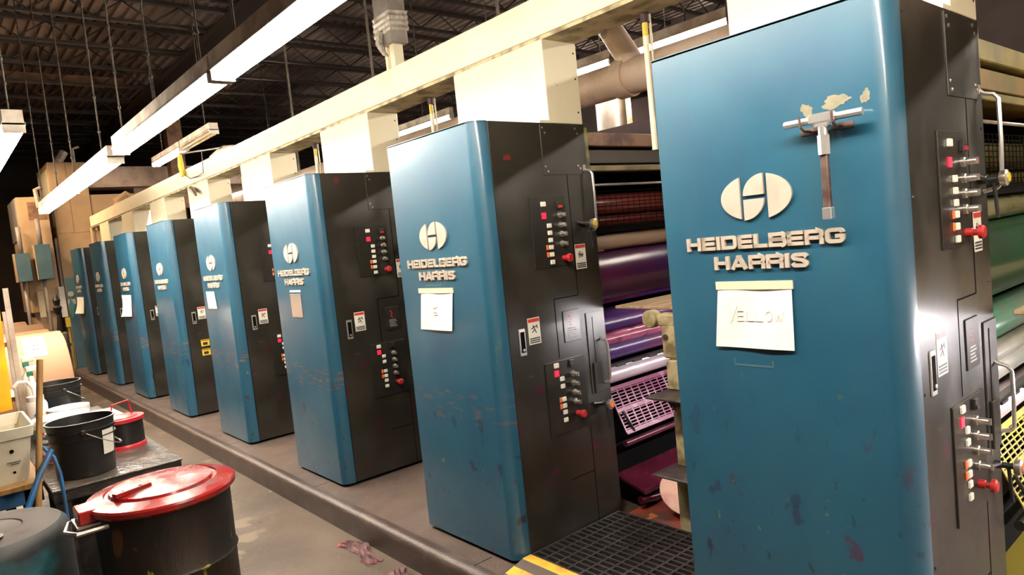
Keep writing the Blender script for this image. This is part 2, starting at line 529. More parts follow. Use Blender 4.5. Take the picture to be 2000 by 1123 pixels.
tag(g.build('roof_beam', 'brown_beam'), 'brown beam high above the trunking at the top edge', 'beam')

# ------------------------------------------------------------------ press platform with rounded kerb
def arc(cx, cy, rx, ry, a0, a1, n):
    return [(cx + rx * math.cos(math.radians(a0 + (a1 - a0) * k / n)), cy + ry * math.sin(math.radians(a0 + (a1 - a0) * k / n))) for k in range(n + 1)]
plat = empty('press_platform', (0, 0, ZF), 'long grey platform with rounded dark kerb under the row of blue cabinets', 'platform')
PY0, PY1 = -2.5, 13.9
m = MB()
m.prism([(-0.10, 0.0), (3.2, 0.0), (3.2, -ZF), (-0.10, -ZF)], 'y', PY0, PY1)
m.build('platform_top', 'platform', plat)
m = MB()
poly = [(-0.10, 0.0)] + [(-0.10, -ZF)] + arc(-0.125, -ZF - 0.045, 0.045, 0.045, 90, 180, 8) + [(-0.172, 0.0)]
m.prism(poly, 'y', PY0, PY1)
kb = m.build('kerb', 'kerb', plat)
for p in kb.data.polygons:
    p.use_smooth = True
for yy in (1.90, 3.72, 5.5, 7.3, 9.1):
    MB().box(-0.12, -0.01, yy, yy + 0.006, -ZF - 0.004, -ZF + 0.0003).build('joint', 'groove', plat)

# ------------------------------------------------------------------ lettering
T = 0.255      # stroke thickness for unit cap height
def ribbon(pts, t, closed=False):
    """thick polyline in 2D -> list of quads"""
    P = [Vector(p) for p in pts]
    n = len(P)
    L_, R_ = [], []
    for i in range(n):
        if closed:
            a, b = P[i - 1], P[(i + 1) % n]
        else:
            a, b = P[max(i - 1, 0)], P[min(i + 1, n - 1)]
        d1 = (P[i] - a).normalized() if (P[i] - a).length > 1e-6 else None
        d2 = (b - P[i]).normalized() if (b - P[i]).length > 1e-6 else None
        if d1 is None: d1 = d2
        if d2 is None: d2 = d1
        n1 = Vector((-d1.y, d1.x)); n2 = Vector((-d2.y, d2.x))
        mt = (n1 + n2)
        mt.normalize()
        k = t / 2 / max(0.4, mt.dot(n1))
        L_.append(P[i] + mt * k); R_.append(P[i] - mt * k)
    q = []
    for i in range(n if closed else n - 1):
        j = (i + 1) % n
        q.append((L_[i], L_[j], R_[j], R_[i]))
    return q
h = T / 2
def arc2(cx, cy, r, a0, a1, n=5):
    return [(cx + r * math.cos(math.radians(a0 + (a1 - a0) * k / n)), cy + r * math.sin(math.radians(a0 + (a1 - a0) * k / n))) for k in range(n + 1)]
def glyph(ch):
    t = T
    w = 1.12
    if ch == 'H':
        return w, [([(h, 0), (h, 1)], 0), ([(w - h, 0), (w - h, 1)], 0), ([(h, .5), (w - h, .5)], 0)]
    if ch == 'E':
        w = 1.0
        return w, [([(h, 0), (h, 1)], 0), ([(0, 1 - h), (w, 1 - h)], 0), ([(0, .5), (w * .95, .5)], 0), ([(0, h), (w, h)], 0)]
    if ch == 'I':
        return T * 1.1, [([(h * 1.1, 0), (h * 1.1, 1)], 0)]
    if ch == 'L':
        w = .92
        return w, [([(h, 0), (h, 1)], 0), ([(0, h), (w, h)], 0)]
    if ch == 'D':
        return w, [([(h, h), (w - .32, h)] + arc2(w - .32, .32, .32 - h, -90, 0) + arc2(w - .32, .68, .32 - h, 0, 90) + [(h, 1 - h)], 1)]
    if ch == 'B':
        return w, [([(h, h), (w - .26, h)] + arc2(w - .26, .29, .5 - .29, -80, 60) + [(w - .3, .51), (h, .51)], 1),
                   ([(h, .5), (w - .3, .5)] + arc2(w - .30, .71, .19, -80, 80) + [(w - .35, 1 - h), (h, 1 - h)], 1)]
    if ch == 'R':
        return w, [([(h, 0), (h, 1 - h), (w - .26, 1 - h)] + arc2(w - .30, .68, .21, 80, -80) + [(w - .3, .45), (h, .45)], 0),
                   ([(w - .30, .45)] + arc2(w - .26, .30, .15, 80, 0) + [(w - h, 0)], 0)]
    if ch == 'A':
        return 1.2, [([(h, 0), (.6, .94)], 0), ([(1.2 - h, 0), (.6, .94)], 0), ([(.3, .29), (.9, .29)], 0), ([(.44, 1 - h * .8), (.76, 1 - h * .8)], 0)]
    if ch == 'G':
        return w, [([(w - h, .68)] + arc2(w - .32, .68, .32 - h, 20, 90) + arc2(.32, .68, .32 - h, 90, 180) + arc2(.32, .32, .32 - h, 180, 270)
                    + arc2(w - .32, .32, .32 - h, 270, 350) + [(w - h, .47), (w * .52, .47)], 0)]
    if ch == 'S':
        return w, [([(w - h, .70)] + arc2(w - .30, .72, .28 - h, 0, 90) + arc2(.30, .735, .265 - h, 90, 250) + [(w - .34, .5 - .0)]
                    + arc2(w - .30, .265, .265 - h, 70, -90) + arc2(.30, .28, .28 - h, 270, 180) + [(h, .31)], 0)]
    return .4, []
def word_mesh(word, y_left, y_right, z0, z1, x0, x1):
    gs = [glyph(c) for c in word]
    gap = 0.10
    tot = sum(g[0] for g in gs) + gap * (len(gs) - 1)
    ky = (y_left - y_right) / tot
    kz = z1 - z0
    m = MB()
    cur = 0
    for w_, strokes in gs:
        for pts, closed in strokes:
            for q in ribbon(pts, T, closed):
                poly = [(y_left - (cur + p.x) * ky, z0 + p.y * kz) for p in q]
                m.prism(poly, 'x', x0, x1)
        cur += w_ + gap
    return m

# ------------------------------------------------------------------ one press cabinet (origin: front plane, platform level)
def make_cabinet():
    root = empty('press_cabinet', (0, 0, 0), 'x', 'cabinet')
    # blue front cover: flat front, rounded near corner, square far edge, rolled top
    t = 0.012
    outer = [(0.25, W), (0.006, W), (0.0, W - 0.006)] + [(0.0, 0.0)]
    for k in range(1, 13):
        a = (PI / 2) * k / 12
        outer.append((RX * (1 - math.cos(a)) , -RY * math.sin(a)))
    inner = [(RX, -RY + t)] + [(RX - (RX - t) * math.cos(a) - 0 , -(RY - t) * math.sin(a)) for a in [(PI / 2) * k / 8 for k in range(7, -1, -1)]] + [(t, W - t), (0.25, W - t)]
    m = MB()
    m.prism(outer + inner, 'z', 0.02, H)
    m.prism(outer, 'z', H - 0.008, H - 0.002)
    fc = m.build('front_cover', 'blue', root)
    for p in fc.data.polygons:
        n = p.normal
        p.use_smooth = abs(n.z) < 0.5
    # dark side cover and body
    m = MB()
    m.box(RX + 0.006, D, -RY + 0.003, -RY + 0.02, 0.02, H, 0.002)
    sd = m.build('side_cover', 'dark', root)
    m = MB()
    m.box(RX + 0.01, D, -RY + 0.02, W - 0.014, 0.02, H - 0.004)
    m.build('body', 'dark', root)
    MB().box(0.03, D - 0.01, -RY + 0.02, W - 0.02, 0.0005, 0.02).build('plinth', 'groove', root)
    YS = -RY + 0.003      # surface of the side cover
    # seams of the side doors, cut as thin dark lines
    m = MB()
    e = 0.0012
    m.box(0.574, 0.578, YS - e, YS + 0.004, 1.226, 1.84)
    m.box(0.402, 0.578, YS - e, YS + 0.004, 1.224, 1.229)
    m.box(0.400, 0.404, YS - e, YS + 0.004, 0.93, 1.229)
    m.build('door_seam', 'groove', sd)
    m = MB()
    m.box(0.403, 0.578, YS - e, YS + 0.004, 0.300, 0.304)
    m.box(0.575, 0.578, YS - e, YS + 0.004, 0.02, 0.54)
    m.build('door_seam', 'groove', sd)
    # raised plate with eight screws at the top rear
    pl = MB().box(0.415, 0.690, YS - 0.004, YS + 0.002, 1.842, 2.09, 0.001).build('cover_plate', 'dark', root)
    m = MB()
    for sx, sz in ((0.43, 2.075), (0.445, 2.05), (0.66, 2.075), (0.675, 2.05), (0.43, 1.885), (0.445, 1.860), (0.66, 1.885), (0.675, 1.872)):
        MB().lathe([(0.006, 0), (0.0055, -0.003), (0.002, -0.004)], (sx, YS - 0.004, sz), 8, 'y').build('screw', 'steel', pl)
    m = MB()
    for sx, sz in ((0.105, 2.05), (0.105, 1.55), (0.105, 1.0), (0.105, 0.5), (0.71, 1.75), (0.71, 1.25)):
        MB().lathe([(0.005, 0), (0.004, -0.003), (0.001, -0.003)], (sx, YS, sz), 8, 'y').build('screw', 'black_plastic', sd)
    # control panels
    def panel(x0, x1, z0, z1, whites, red, firstw, oranges, knobs, sq, estop, sqm):
        p = MB().box(x0, x1, YS - 0.006, YS + 0.002, z0, z1, 0.002).build('control_panel', 'dark2', root)
        f = YS - 0.006
        def btn(x_, z_, mname, sx=0.014, sz=0.011, dp=0.008):
            return MB().box(x_ - sx, x_ + sx, f - dp, f + 0.001, z_ - sz, z_ + sz, 0.002).build('button', mname, p)
        btn(*firstw, 'white_btn', 0.016, 0.012)
        MB().box(red[0] - 0.014, red[0] + 0.014, f - 0.003, f + 0.001, red[1] - 0.015, red[1] + 0.015).build('red_display', 'red_lit', p)
        for x_, z_ in whites:
            btn(x_, z_, 'white_btn')
        for x_, z_ in oranges:
            btn(x_, z_, 'orange_plastic', 0.007, 0.013, 0.005)
        b = btn(sq[0], sq[1], 'black_plastic', 0.016, 0.018, 0.012)
        MB().box(sq[0] - 0.013, sq[0] + 0.013, f - 0.016, f - 0.011, sq[1] - 0.015, sq[1] - 0.002).build('button', sqm, p)
        for x_, z_ in knobs:
            k = MB()
            k.lathe([(0.015, 0.001), (0.015, -0.010), (0.011, -0.012), (0.011, -0.034), (0.009, -0.040)], (x_, f, z_), 14, 'y')
            k.box(x_ - 0.003, x_ + 0.003, f - 0.046, f - 0.038, z_ - 0.010, z_ + 0.010)
            k.build('knob', 'worn_chrome', p)
        k = MB()
        k.lathe([(0.014, 0.001), (0.014, -0.018), (0.010, -0.020), (0.010, -0.034), (0.021, -0.036), (0.021, -0.046), (0.015, -0.052)], (estop[0], f, estop[1]), 16, 'y')
        k.build('stop_button', 'red_plastic', p)
        return p
    panel(0.297, 0.537, 1.388, 1.736, [(0.411, z) for z in (1.593, 1.557, 1.521, 1.486, 1.450, 1.412)], (0.383, 1.643), (0.383, 1.700),
          [(0.386, 1.486), (0.386, 1.450)], [(0.488, z) for z in (1.642, 1.592, 1.546, 1.498)], (0.490, 1.692), (0.494, 1.425), 'red_plastic')
    panel(0.295, 0.574, 0.548, 0.918, [(0.398, z) for z in (0.826, 0.788, 0.722, 0.688, 0.656, 0.616)], (0.366, 0.858), (0.366, 0.898),
          [(0.374, 0.722), (0.374, 0.688)], [(0.474, z) for z in (0.838, 0.790, 0.742, 0.694)], (0.470, 0.892), (0.486, 0.630), 'black_plastic')
    # inset display window
    dp = MB()
    dp.box(0.448, 0.566, YS - 0.005, YS + 0.002, 0.998, 1.158, 0.002)
    dpo = dp.build('display_window', 'dark2', root)
    dm = MB()
    for k in range(4):
        dm.box(0.49 + 0.006 * (k % 2), 0.497 + 0.006 * (k % 2), YS - 0.006, YS - 0.004, 1.125 - 0.014 * k, 1.129 - 0.014 * k)
    dm.build('display_light', 'red_lit', dpo)
    dm = MB()
    for k in range(5):
        dm.box(0.475, 0.535 - 0.008 * (k % 3), YS - 0.0058, YS - 0.004, 1.02 + 0.011 * k, 1.025 + 0.011 * k)
    dm.build('display_text', 'grey_panel', dpo)
    # latch
    la = MB().box(0.148, 0.190, YS - 0.005, YS + 0.002, 0.984, 1.115, 0.003).build('latch', 'chrome', root)
    MB().box(0.156, 0.182, YS - 0.0062, YS - 0.004, 1.000, 1.100).build('latch_recess', 'groove', la)
    MB().lathe([(0.007, 0), (0.007, -0.005), (0.003, -0.006)], (0.169, YS - 0.005, 1.012), 12, 'y').build('latch_button', 'chrome', la)
    # warning stickers: red header, falling figure, black text bars
    def sticker(x0, z0, wd, hg, style):
        y = YS
        s_ = MB().box(x0, x0 + wd, y - 0.0015, y + 0.001, z0, z0 + hg).build('warning_sticker', 'label_white', root)
        MB().box(x0 + 0.003, x0 + wd - 0.003, y - 0.0022, y - 0.001, z0 + hg * 0.84, z0 + hg * 0.97).build('sticker_header', 'label_red', s_)
        k = MB()
        for j in range(3):
            k.box(x0 + 0.006, x0 + wd - 0.006, y - 0.0022, y - 0.001, z0 + hg * (0.05 + 0.075 * j), z0 + hg * (0.095 + 0.075 * j))
        cx, cz = x0 + wd / 2, z0 + hg * 0.56
        u = wd * 0.30
        if style == 0:
            segs = [((-.1, .5), (.15, .0)), ((.15, .0), (-.6, -.6)), ((.15, .0), (.5, -.8)), ((-.1, .45), (-.8, .15)), ((-.1, .45), (.7, .6)), ((.7, .9), (.9, .1))]
        else:
            segs = [((-.5, -.6), (-.4, .6)), ((-.4, 0), (.5, .2)), ((.5, -.5), (.5, .6)), ((-.8, .3), (-.2, .1)), ((.2, -.2), (.9, .1)), ((0, -.5), (0, .4))]
        for a, b in segs:
            for q in ribbon([(cx + a[0] * u, cz + a[1] * u), (cx + b[0] * u, cz + b[1] * u)], u * 0.22):
                k.prism([(p.x, p.y) for p in q], 'y', y - 0.0022, y - 0.001)
        k.lathe([(u * 0.18, 0), (u * 0.18, -0.0007)], (cx - 0.2 * u, y - 0.0015, cz + u * 0.72), 10, 'y')
        k.build('sticker_print', 'label_black', s_)
    sticker(0.212, 1.028, 0.078, 0.129, 0)
    sticker(0.583, 1.357, 0.076, 0.128, 1)
    # grab handles on the rear edge
    def handle(z1, z0, x_):
        y = YS
        pts = [(x_ + 0.012, y + 0.0, z1 + 0.012), (x_ + 0.012, y - 0.012, z1), (x_ + 0.012, y - 0.040, z1 - 0.008), (x_ + 0.012, y - 0.052, z1 - 0.024),
               (x_ + 0.012, y - 0.054, (z0 + z1) / 2), (x_ + 0.010, y - 0.052, z0 + 0.022), (x_ + 0.008, y - 0.038, z0 + 0.008), (x_ + 0.006, y, z0)]
        hd = MB().tube(pts, 0.0065, 8).build('grab_handle', 'chrome', root)
        MB().box(x_ + 0.002, x_ + 0.022, y - 0.004, y + 0.002, z1 - 0.002, z1 + 0.03, 0.001).build('handle_bracket', 'steel', hd)
    handle(1.862, 1.545, 0.698)
    handle(0.975, 0.742, 0.694)
    # throw-off valves: black body, arm, round knob
    for zz, km in ((1.583, 'yellow_plastic'), (0.640, 'orange_plastic')):
        v = MB()
        v.lathe([(0.014, 0.0), (0.014, -0.020), (0.010, -0.022), (0.010, -0.058)], (0.668, YS, zz), 12, 'y')
        v.tube([(0.60, YS - 0.012, zz + 0.014), (0.668, YS - 0.018, zz + 0.002)], 0.007, 8)
        v.tube([(0.668, YS - 0.040, zz - 0.01), (0.676, YS - 0.045, zz - 0.125)], 0.006, 8)
        vo = v.build('valve', 'black_plastic', root)
        k = MB()
        k.lathe([(0.024, -0.058), (0.026, -0.066), (0.026, -0.076), (0.020, -0.080)], (0.668, YS, zz), 18, 'y')
        k.build('valve_knob', 'worn_chrome', vo)
        k = MB()
        k.lathe([(0.016, -0.0795), (0.015, -0.083)], (0.668, YS, zz), 16, 'y')
        k.build('knob_cap', km, vo)
    # lower rear bracket plates
    m = MB()
    m.box(0.610, 0.742, YS - 0.006, YS + 0.004, 0.70, 1.125, 0.003)
    m.box(0.628, 0.700, YS - 0.016, YS - 0.004, 0.70, 0.86, 0.003)
    m.box(0.655, 0.662, YS - 0.009, YS - 0.004, 0.86, 1.10)
    m.build('hinge_plate', 'dark', root)
    # rear edge post, ink-stained yellow at the top
    MB().box(D, D + 0.030, -RY + 0.01, 0.02, 1.86, 2.085).build('edge_strip', 'cream_green', root)
    MB().box(D, D + 0.030, -RY + 0.01, 0.02, 0.02, 1.86).build('edge_post', 'dark', root)
    # emblem: split disc (left part, two quarters, right part)
    R_ = 0.0715
    cy, cz = 0.351, 1.601
    em = MB()
    def seg_poly(u0, u1, v0, v1, n=26):
        """part of the disc with u in [u0,u1], v in [v0,v1] (u to the viewer's right)"""
        pts = []
        for k in range(n * 4):
            a = 2 * PI * k / (n * 4)
            u, v = R_ * math.cos(a) * 1.62, R_ * math.sin(a)
            pts.append((u, v))
        def clip(P, f):
            out = []
            for i in range(len(P)):
                a, b = P[i], P[(i + 1) % len(P)]
                fa, fb = f(a), f(b)
                if fa >= 0: out.append(a)
                if (fa >= 0) != (fb >= 0):
                    q = fa / (fa - fb)
                    out.append((a[0] + (b[0] - a[0]) * q, a[1] + (b[1] - a[1]) * q))
            return out
        for f in (lambda p: p[0] - u0, lambda p: u1 - p[0], lambda p: p[1] - v0, lambda p: v1 - p[1]):
            pts = clip(pts, f)
        return pts
    EMB(em, R_, cy, cz)
    em.build('emblem', 'nickel', root)
    l1 = word_mesh('HEIDELBERG', 0.612, 0.088, 1.4445, 1.4875, -0.009, 0.0015)
    l1.build('lettering', 'nickel', root)
    l2 = word_mesh('HARRIS', 0.512, 0.196, 1.3795, 1.4225, -0.009, 0.0015)
    l2.build('lettering', 'nickel', root)
    return root

def EMB(em, R_, cy, cz):
    """left half-lens, centre split in two by a gap, right half disc: outline as on the photographed badge"""
    KY = 1.66       # badge is drawn on the door wider than tall in y because the door is long; real width .236
    ry = 0.118
    def half(sign, cut):
        pts = []
        a0 = math.acos(cut / ry)
        for k in range(21):
            a = -a0 + 2 * a0 * k / 20
            pts.append((cy - sign * ry * math.cos(a), cz + R_ * math.sin(a)))
        return pts
    # viewer's right is smaller y
    em.prism(half(-1, 0.051), 'x', -0.008, 0.001)      # viewer's left segment
    em.prism(half(1, 0.041), 'x', -0.008, 0.001)       # viewer's right half
    # upper centre quarter: straight edge on the viewer's right, arc to the lower left
    def q(u0, u1, up):
        pts = []
        w_ = u1 - u0
        if up:      # corner lower-right, arc from lower-left to upper-right
            pts.append((u1, 0.006))
            for k in range(11):
                a = PI / 2 * k / 10
                pts.append((u1 - w_ * math.sin(a), 0.006 + (R_ - 0.008) * math.cos(a)))
        else:       # corner upper-left, arc from upper-right to lower-left
            pts.append((u0, -0.006))
            for k in range(11):
                a = PI / 2 * k / 10
                pts.append((u0 + w_ * math.cos(a), -0.006 - (R_ - 0.008) * math.sin(a)))
        return pts
    for pts in (q(-0.040, 0.0295, True), q(-0.040, 0.0295, False)):
        em.prism([(cy - u, cz + v) for u, v in pts], 'x', -0.008, 0.001)

M['cream_green'] = mat('ink_stained_edge', (0.22, 0.22, 0.06), 0.5, 0.0, (0.06, 0.05, 0.02), 12, (0.45, 0.65))
cab0 = make_cabinet()
for o in list(bpy.data.objects):
    if o.parent is not None:
        KIDS.setdefault(o.parent.name, []).append(o)
cab_labels = [
    'blue press cabinet nearest the camera, with a T-handle wrench hanging on its front',
    'blue press cabinet second from the camera, white paper on front, beside the purple rollers',
    'blue press cabinet third from the camera, with a small shiny plate under its lettering',
    'blue press cabinet fourth from the camera, with a small white note under its lettering',
    'blue press cabinet fifth from the camera, with two yellow stickers on its black side',
    'blue press cabinet sixth from the camera, with a curled white paper on its front',
    'blue press cabinet seventh from the camera, bare front between two cabinets with curled papers',
    'blue press cabinet farthest from the camera, a curled paper on its front']
for i in range(8):
    c = cab0 if i == 0 else copy_tree(cab0)
    c.location = (0, i * S, 0)
    tag(c, cab_labels[i], 'cabinet', 'blue press cabinets in a row')
    if i == 4:
        for z in (0.665, 0.765):
            st = MB().box(0.205, 0.29, -RY + 0.001, -RY + 0.004, z - 0.03, z + 0.04).build('warning_sticker', 'label_yellow', c)
            tag(st, 'yellow sticker with black border')
            MB().box(0.222, 0.270, -RY + 0.0002, -RY + 0.0012, z - 0.018, z + 0.012).build('sticker_print', 'label_black', st)
            MB().box(0.210, 0.285, -RY + 0.0002, -RY + 0.0012, z + 0.026, z + 0.034).build('sticker_print', 'label_black', st)

# ------------------------------------------------------------------ wear on single cabinets, as parts
def blob(cu, cv, ru, rv, seed, n=34):
    rnd = random.Random(seed)
    ph = [rnd.uniform(0, 6.28) for _ in range(6)]
    pts = []
    for k in range(n):
        a = 2 * PI * k / n
        r = 1 + 0.18 * math.sin(2 * a + ph[0]) + 0.14 * math.sin(3 * a + ph[1]) + 0.10 * math.sin(7 * a + ph[2]) + 0.07 * math.sin(13 * a + ph[3])
        pts.append((cu + ru * r * math.cos(a), cv + rv * r * math.sin(a)))
    return pts
for (y_, z_, ru, rv, sd) in ((0.174, 1.826, 0.017, 0.018, 2), (0.092, 1.835, 0.040, 0.016, 5), (0.012, 1.832, 0.012, 0.018, 9)):
    b = MB(); b.prism(blob(y_, z_, ru, rv, sd), 'x', -0.0008, 0.002)
    tag(b.build('paint_chip', 'bare_metal', cab0), 'chipped paint patch above the wrench')
b = MB(); b.prism(blob(0.19, 1.93, 0.020, 0.016, 3), 'y', -RY + 0.0022, -RY + 0.004)
cabs = [o for o in bpy.data.objects if o.parent is None and o.name.startswith('press_cabinet')]
cabs.sort(key=lambda o: o.location.y)
tag(b.build('ink_smear', 'red_smear', cabs[1]), 'dark red smear near the top')
b = MB(); b.prism(blob(0.20, 2.05, 0.018, 0.022, 4), 'y', -RY + 0.0022, -RY + 0.004)
tag(b.build('ink_smear', 'red_smear', cabs[2]), 'dark red smear near the top')

# ------------------------------------------------------------------ cream risers and the long trunking
def make_riser():
    r = empty('cable_riser', (0, 0, 0), 'x', 'riser')
    m = MB(); m.box(0.488, 0.730, -RY + 0.004, W - 0.01, H, 2.512, 0.003)
    m.build('riser_box', 'cream', r)
    m = MB()
    for x_, z_ in ((0.705, 2.46), (0.705, 2.33), (0.705, 2.16)):
        MB().lathe([(0.006, 0.001), (0.005, -0.002)], (x_, -RY + 0.004, z_), 8, 'y').build('screw', 'black_plastic', r)
    m = MB(); m.box(0.425, 0.490, -RY + 0.004, -RY + 0.010, H, H + 0.014)
    m.build('flange', 'cream', r)
    return r
ris = make_riser()
KIDS[ris.name] = [o for o in bpy.data.objects if o.parent == ris]
pos = ['nearest the camera', 'second from the camera', 'third from the camera', 'fourth from the camera', 'fifth from the camera',
       'sixth from the camera', 'seventh from the camera', 'farthest away']
for i in range(8):
    c = ris if i == 0 else copy_tree(ris)
    c.location = (0, i * S, 0)
    tag(c, 'cream boxed riser on top of the blue cabinet %s' % pos[i], 'riser', 'cream risers under the trunking')
tr = empty('cable_trunking', (0.6, 6, 2.53), 'long cream cable trunking running above all the blue cabinets', 'trunking')
m = MB()
m.box(-0.118, 0.130, -8.5, 7.85, 0.0, 0.186, 0.004)
m.build('trunking_body', 'cream', tr)
m = MB()
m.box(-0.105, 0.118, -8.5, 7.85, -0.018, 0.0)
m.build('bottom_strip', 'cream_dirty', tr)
# droplight pipes hanging from the trunking, one in each gap
for i in range(8):
    y_ = 1.245 + (i) * S
    if i == 7: continue
    p = empty('drop_pipe', (0.70, y_, 2.512), 'white and yellow pipe pair dropping from the trunking %s' %
              ('right beside the nearest cabinet', 'between second and third cabinets', 'between third and fourth cabinets', 'between fourth and fifth cabinets',
               'between fifth and sixth cabinets', 'between sixth and seventh cabinets', 'between the two farthest cabinets')[i], 'pipe', 'drop pipes under the trunking')
    MB().tube([(0.0, 0, 0), (0.0, 0, -0.04)], 0.022, 12).build('collar', 'red_iron', p)
    MB().tube([(-0.004, 0, -0.04), (-0.004, 0, -0.10)], 0.0135, 12).build('pipe_yellow_end', 'yellow_plastic', p)
    MB().tube([(-0.004, 0, -0.10), (-0.004, 0, -0.62)], 0.0135, 12).build('pipe', 'cream', p)
    MB().tube([(0.02, -0.012, 0), (0.02, -0.012, -0.62)], 0.006, 8).build('conduit', 'cream', p)

# ------------------------------------------------------------------ hangings on the doors
# T-handle wrench
wr = empty('tee_wrench', (-0.045, 0.111, 1.79), 'chrome T-handle wrench hanging on the nearest blue cabinet', 'wrench')
m = MB(); m.tube([(0, 0.108, 0.000), (0, 0, 0.000), (0, -0.108, -0.001)], 0.0105, 8, smooth=False)
m.build('handle_bar', 'chrome', wr)
m = MB(); m.box(-0.013, 0.013, -0.038, 0.038, -0.014, 0.016, 0.006); m.box(-0.012, 0.012, -0.022, 0.022, -0.026, -0.010, 0.005)
m.build('tee_head', 'chrome', wr)
m = MB(); m.tube([(0, 0, -0.022), (0, 0, -0.045)], 0.013, 14); m.tube([(0, 0, -0.045), (0, 0, -0.098)], 0.0165, 8, smooth=False)
m.build('socket', 'chrome', wr)
MB().box(-0.009, 0.009, -0.010, 0.010, -0.245, -0.095, 0.002).build('shaft', 'rusty', wr)
MB().box(-0.012, 0.012, -0.013, 0.013, -0.276, -0.243, 0.002).build('shaft_tip', 'chrome', wr)
for dy in (0.055, -0.035):
    hk = MB()
    hk.tube([(0.001, 0.111 + dy, 1.765), (-0.042, 0.111 + dy, 1.766), (-0.062, 0.111 + dy, 1.776), (-0.064, 0.111 + dy, 1.806)], 0.004, 6)
    hk.box(-0.003, 0.001, 0.111 + dy - 0.03, 0.111 + dy + 0.03, 1.757, 1.775)
    tag(hk.build('hook', 'rusty', None), 'steel hook under the %s arm of the T-handle wrench' % ('left' if dy > 0 else 'right'), 'hook')

def paper(name, root_label, i, yl, yr, ytl, ytr, z1, z0, curl=0.0, cat='paper', tape=True, marks=None, tapew=0.012, zr=0.0, bend=0.006):
    """sheet on a cabinet front; yl..yr at the bottom, ytl..ytr at the top"""
    r = empty(name, (0, i * S, z1), root_label, cat, None)
    n, k_ = 14, 12
    grid, back = [], []
    for a in range(n + 1):
        v = a / n
        row, rb = [], []
        for b in range(k_ + 1):
            u = b / k_
            L_, R2 = ytl + (yl - ytl) * v, ytr + (yr - ytr) * v
            y_ = L_ + (R2 - L_) * u
            z_ = -(z1 - z0) * v + zr * u
            x_ = -0.003 - bend * v * v - curl * v * v * (1 - u) - 0.002 * math.sin(u * 7 + v * 3)
            row.append((x_, y_, z_)); rb.append((x_ + 0.0006, y_, z_))
        grid.append(row); back.append(rb)
    m = MB()
    m.rings(grid, close=False, smooth=True)
    m.rings(back, close=False, smooth=True)
    m.build('sheet', 'paper', r)
    if tape:
        m = MB()
        m.box(-0.0058, -0.0005, min(ytl, ytr) - 0.004, max(ytl, ytr) + tapew, -0.010, 0.016)
        m.build('tape_strip', 'tape', r)
    if marks:
        m = MB()
        for pts in marks:
            P = []
            for u, v in pts:
                L_, R2 = ytl + (yl - ytl) * v, ytr + (yr - ytr) * v
                P.append((-0.0052 - bend * v * v - 0.002 * math.sin(u * 7 + v * 3), L_ + (R2 - L_) * u, -(z1 - z0) * v))
            m.tube([(p[0] + 0.0004, p[1], p[2]) for p in P], 0.0011, 4)
        m.build('handwriting', 'pencil', r)
    return r
Y0 = 0.40   # baseline band of the handwriting, v from top
def letters(word, u0, v0, du, hv, first=1.5):
    out = []
    u = u0
    for k, ch in enumerate(word):
        hh = hv * (first if k == 0 else 1.0)
        w_ = du * (1.15 if k == 0 else 1.0)
        vb, vt = v0, v0 - hh
        if ch == 'Y':
            out += [[(u, vt), (u + w_ * .45, vb - hh * .55)], [(u + w_, vt), (u + w_ * .3, vb + hv * .35)]]
        elif ch == 'E':
            out += [[(u, vt), (u, vb), (u + w_ * .7, vb)], [(u, vt), (u + w_ * .65, vt)], [(u, (vt + vb) / 2), (u + w_ * .6, (vt + vb) / 2)]]
        elif ch == 'L':
            out += [[(u, vt), (u, vb), (u + w_ * .8, vb)]]
        elif ch == 'O':
            out += [[(u + w_ * (.42 + .38 * math.cos(a)), (vt + vb) / 2 + hh / 2 * math.sin(a)) for a in [2 * PI * q / 12 for q in range(13)]]]
        elif ch == 'W':
            out += [[(u, vt), (u + w_ * .25, vb), (u + w_ * .5, vt + hh * .3), (u + w_ * .75, vb), (u + w_, vt)]]
        u += w_ * 1.02
    return out
paper('paper_sign', 'large white paper handwritten YELLOW taped to the nearest blue cabinet', 0, 0.529, 0.259, 0.509, 0.256, 1.325, 1.128,
      marks=letters('YELLOW', 0.15, 0.56, 0.118, 0.16), tapew=0.006)
paper('paper_sign', 'plain white paper with faint marks taped to the second blue cabinet', 1, 0.549, 0.268, 0.518, 0.232, 1.322, 1.122,
      marks=[[(.35, .25), (.38, .45), (.52, .40)], [(.40, .50), (.42, .62), (.55, .60)], [(.40, .55), (.52, .54)]], tapew=0.02)
paper('paper_note', 'small white note on the fourth blue cabinet from the camera', 3, 0.57, 0.33, 0.605, 0.37, 1.345, 1.19, tape=False)
paper('paper_note', 'white curled paper on the sixth blue cabinet from the camera', 5, 0.55, 0.20, 0.68, 0.12, 1.325, 1.05, curl=0.05, tape=False, bend=0.01)
paper('paper_note', 'white curled paper on the farthest blue cabinet', 7, 0.56, 0.10, 0.70, 0.02, 1.30, 1.03, curl=0.06, tape=False, bend=0.02)
# shiny plate on the third cabinet
pl = empty('name_plate', (0, 2 * S, 1.24), 'small shiny metal plate on the third blue cabinet from the camera', 'plate')
m = MB(); m.box(-0.005, -0.0005, 0.275, 0.455, -0.09, 0.075, 0.001); m.build('plate', 'chrome', pl)
m = MB(); m.box(-0.003, -0.0005, 0.275, 0.455, 0.088, 0.102); tag(m.build('dymo_strip', 'label_white', pl), 'narrow label strip above the plate')
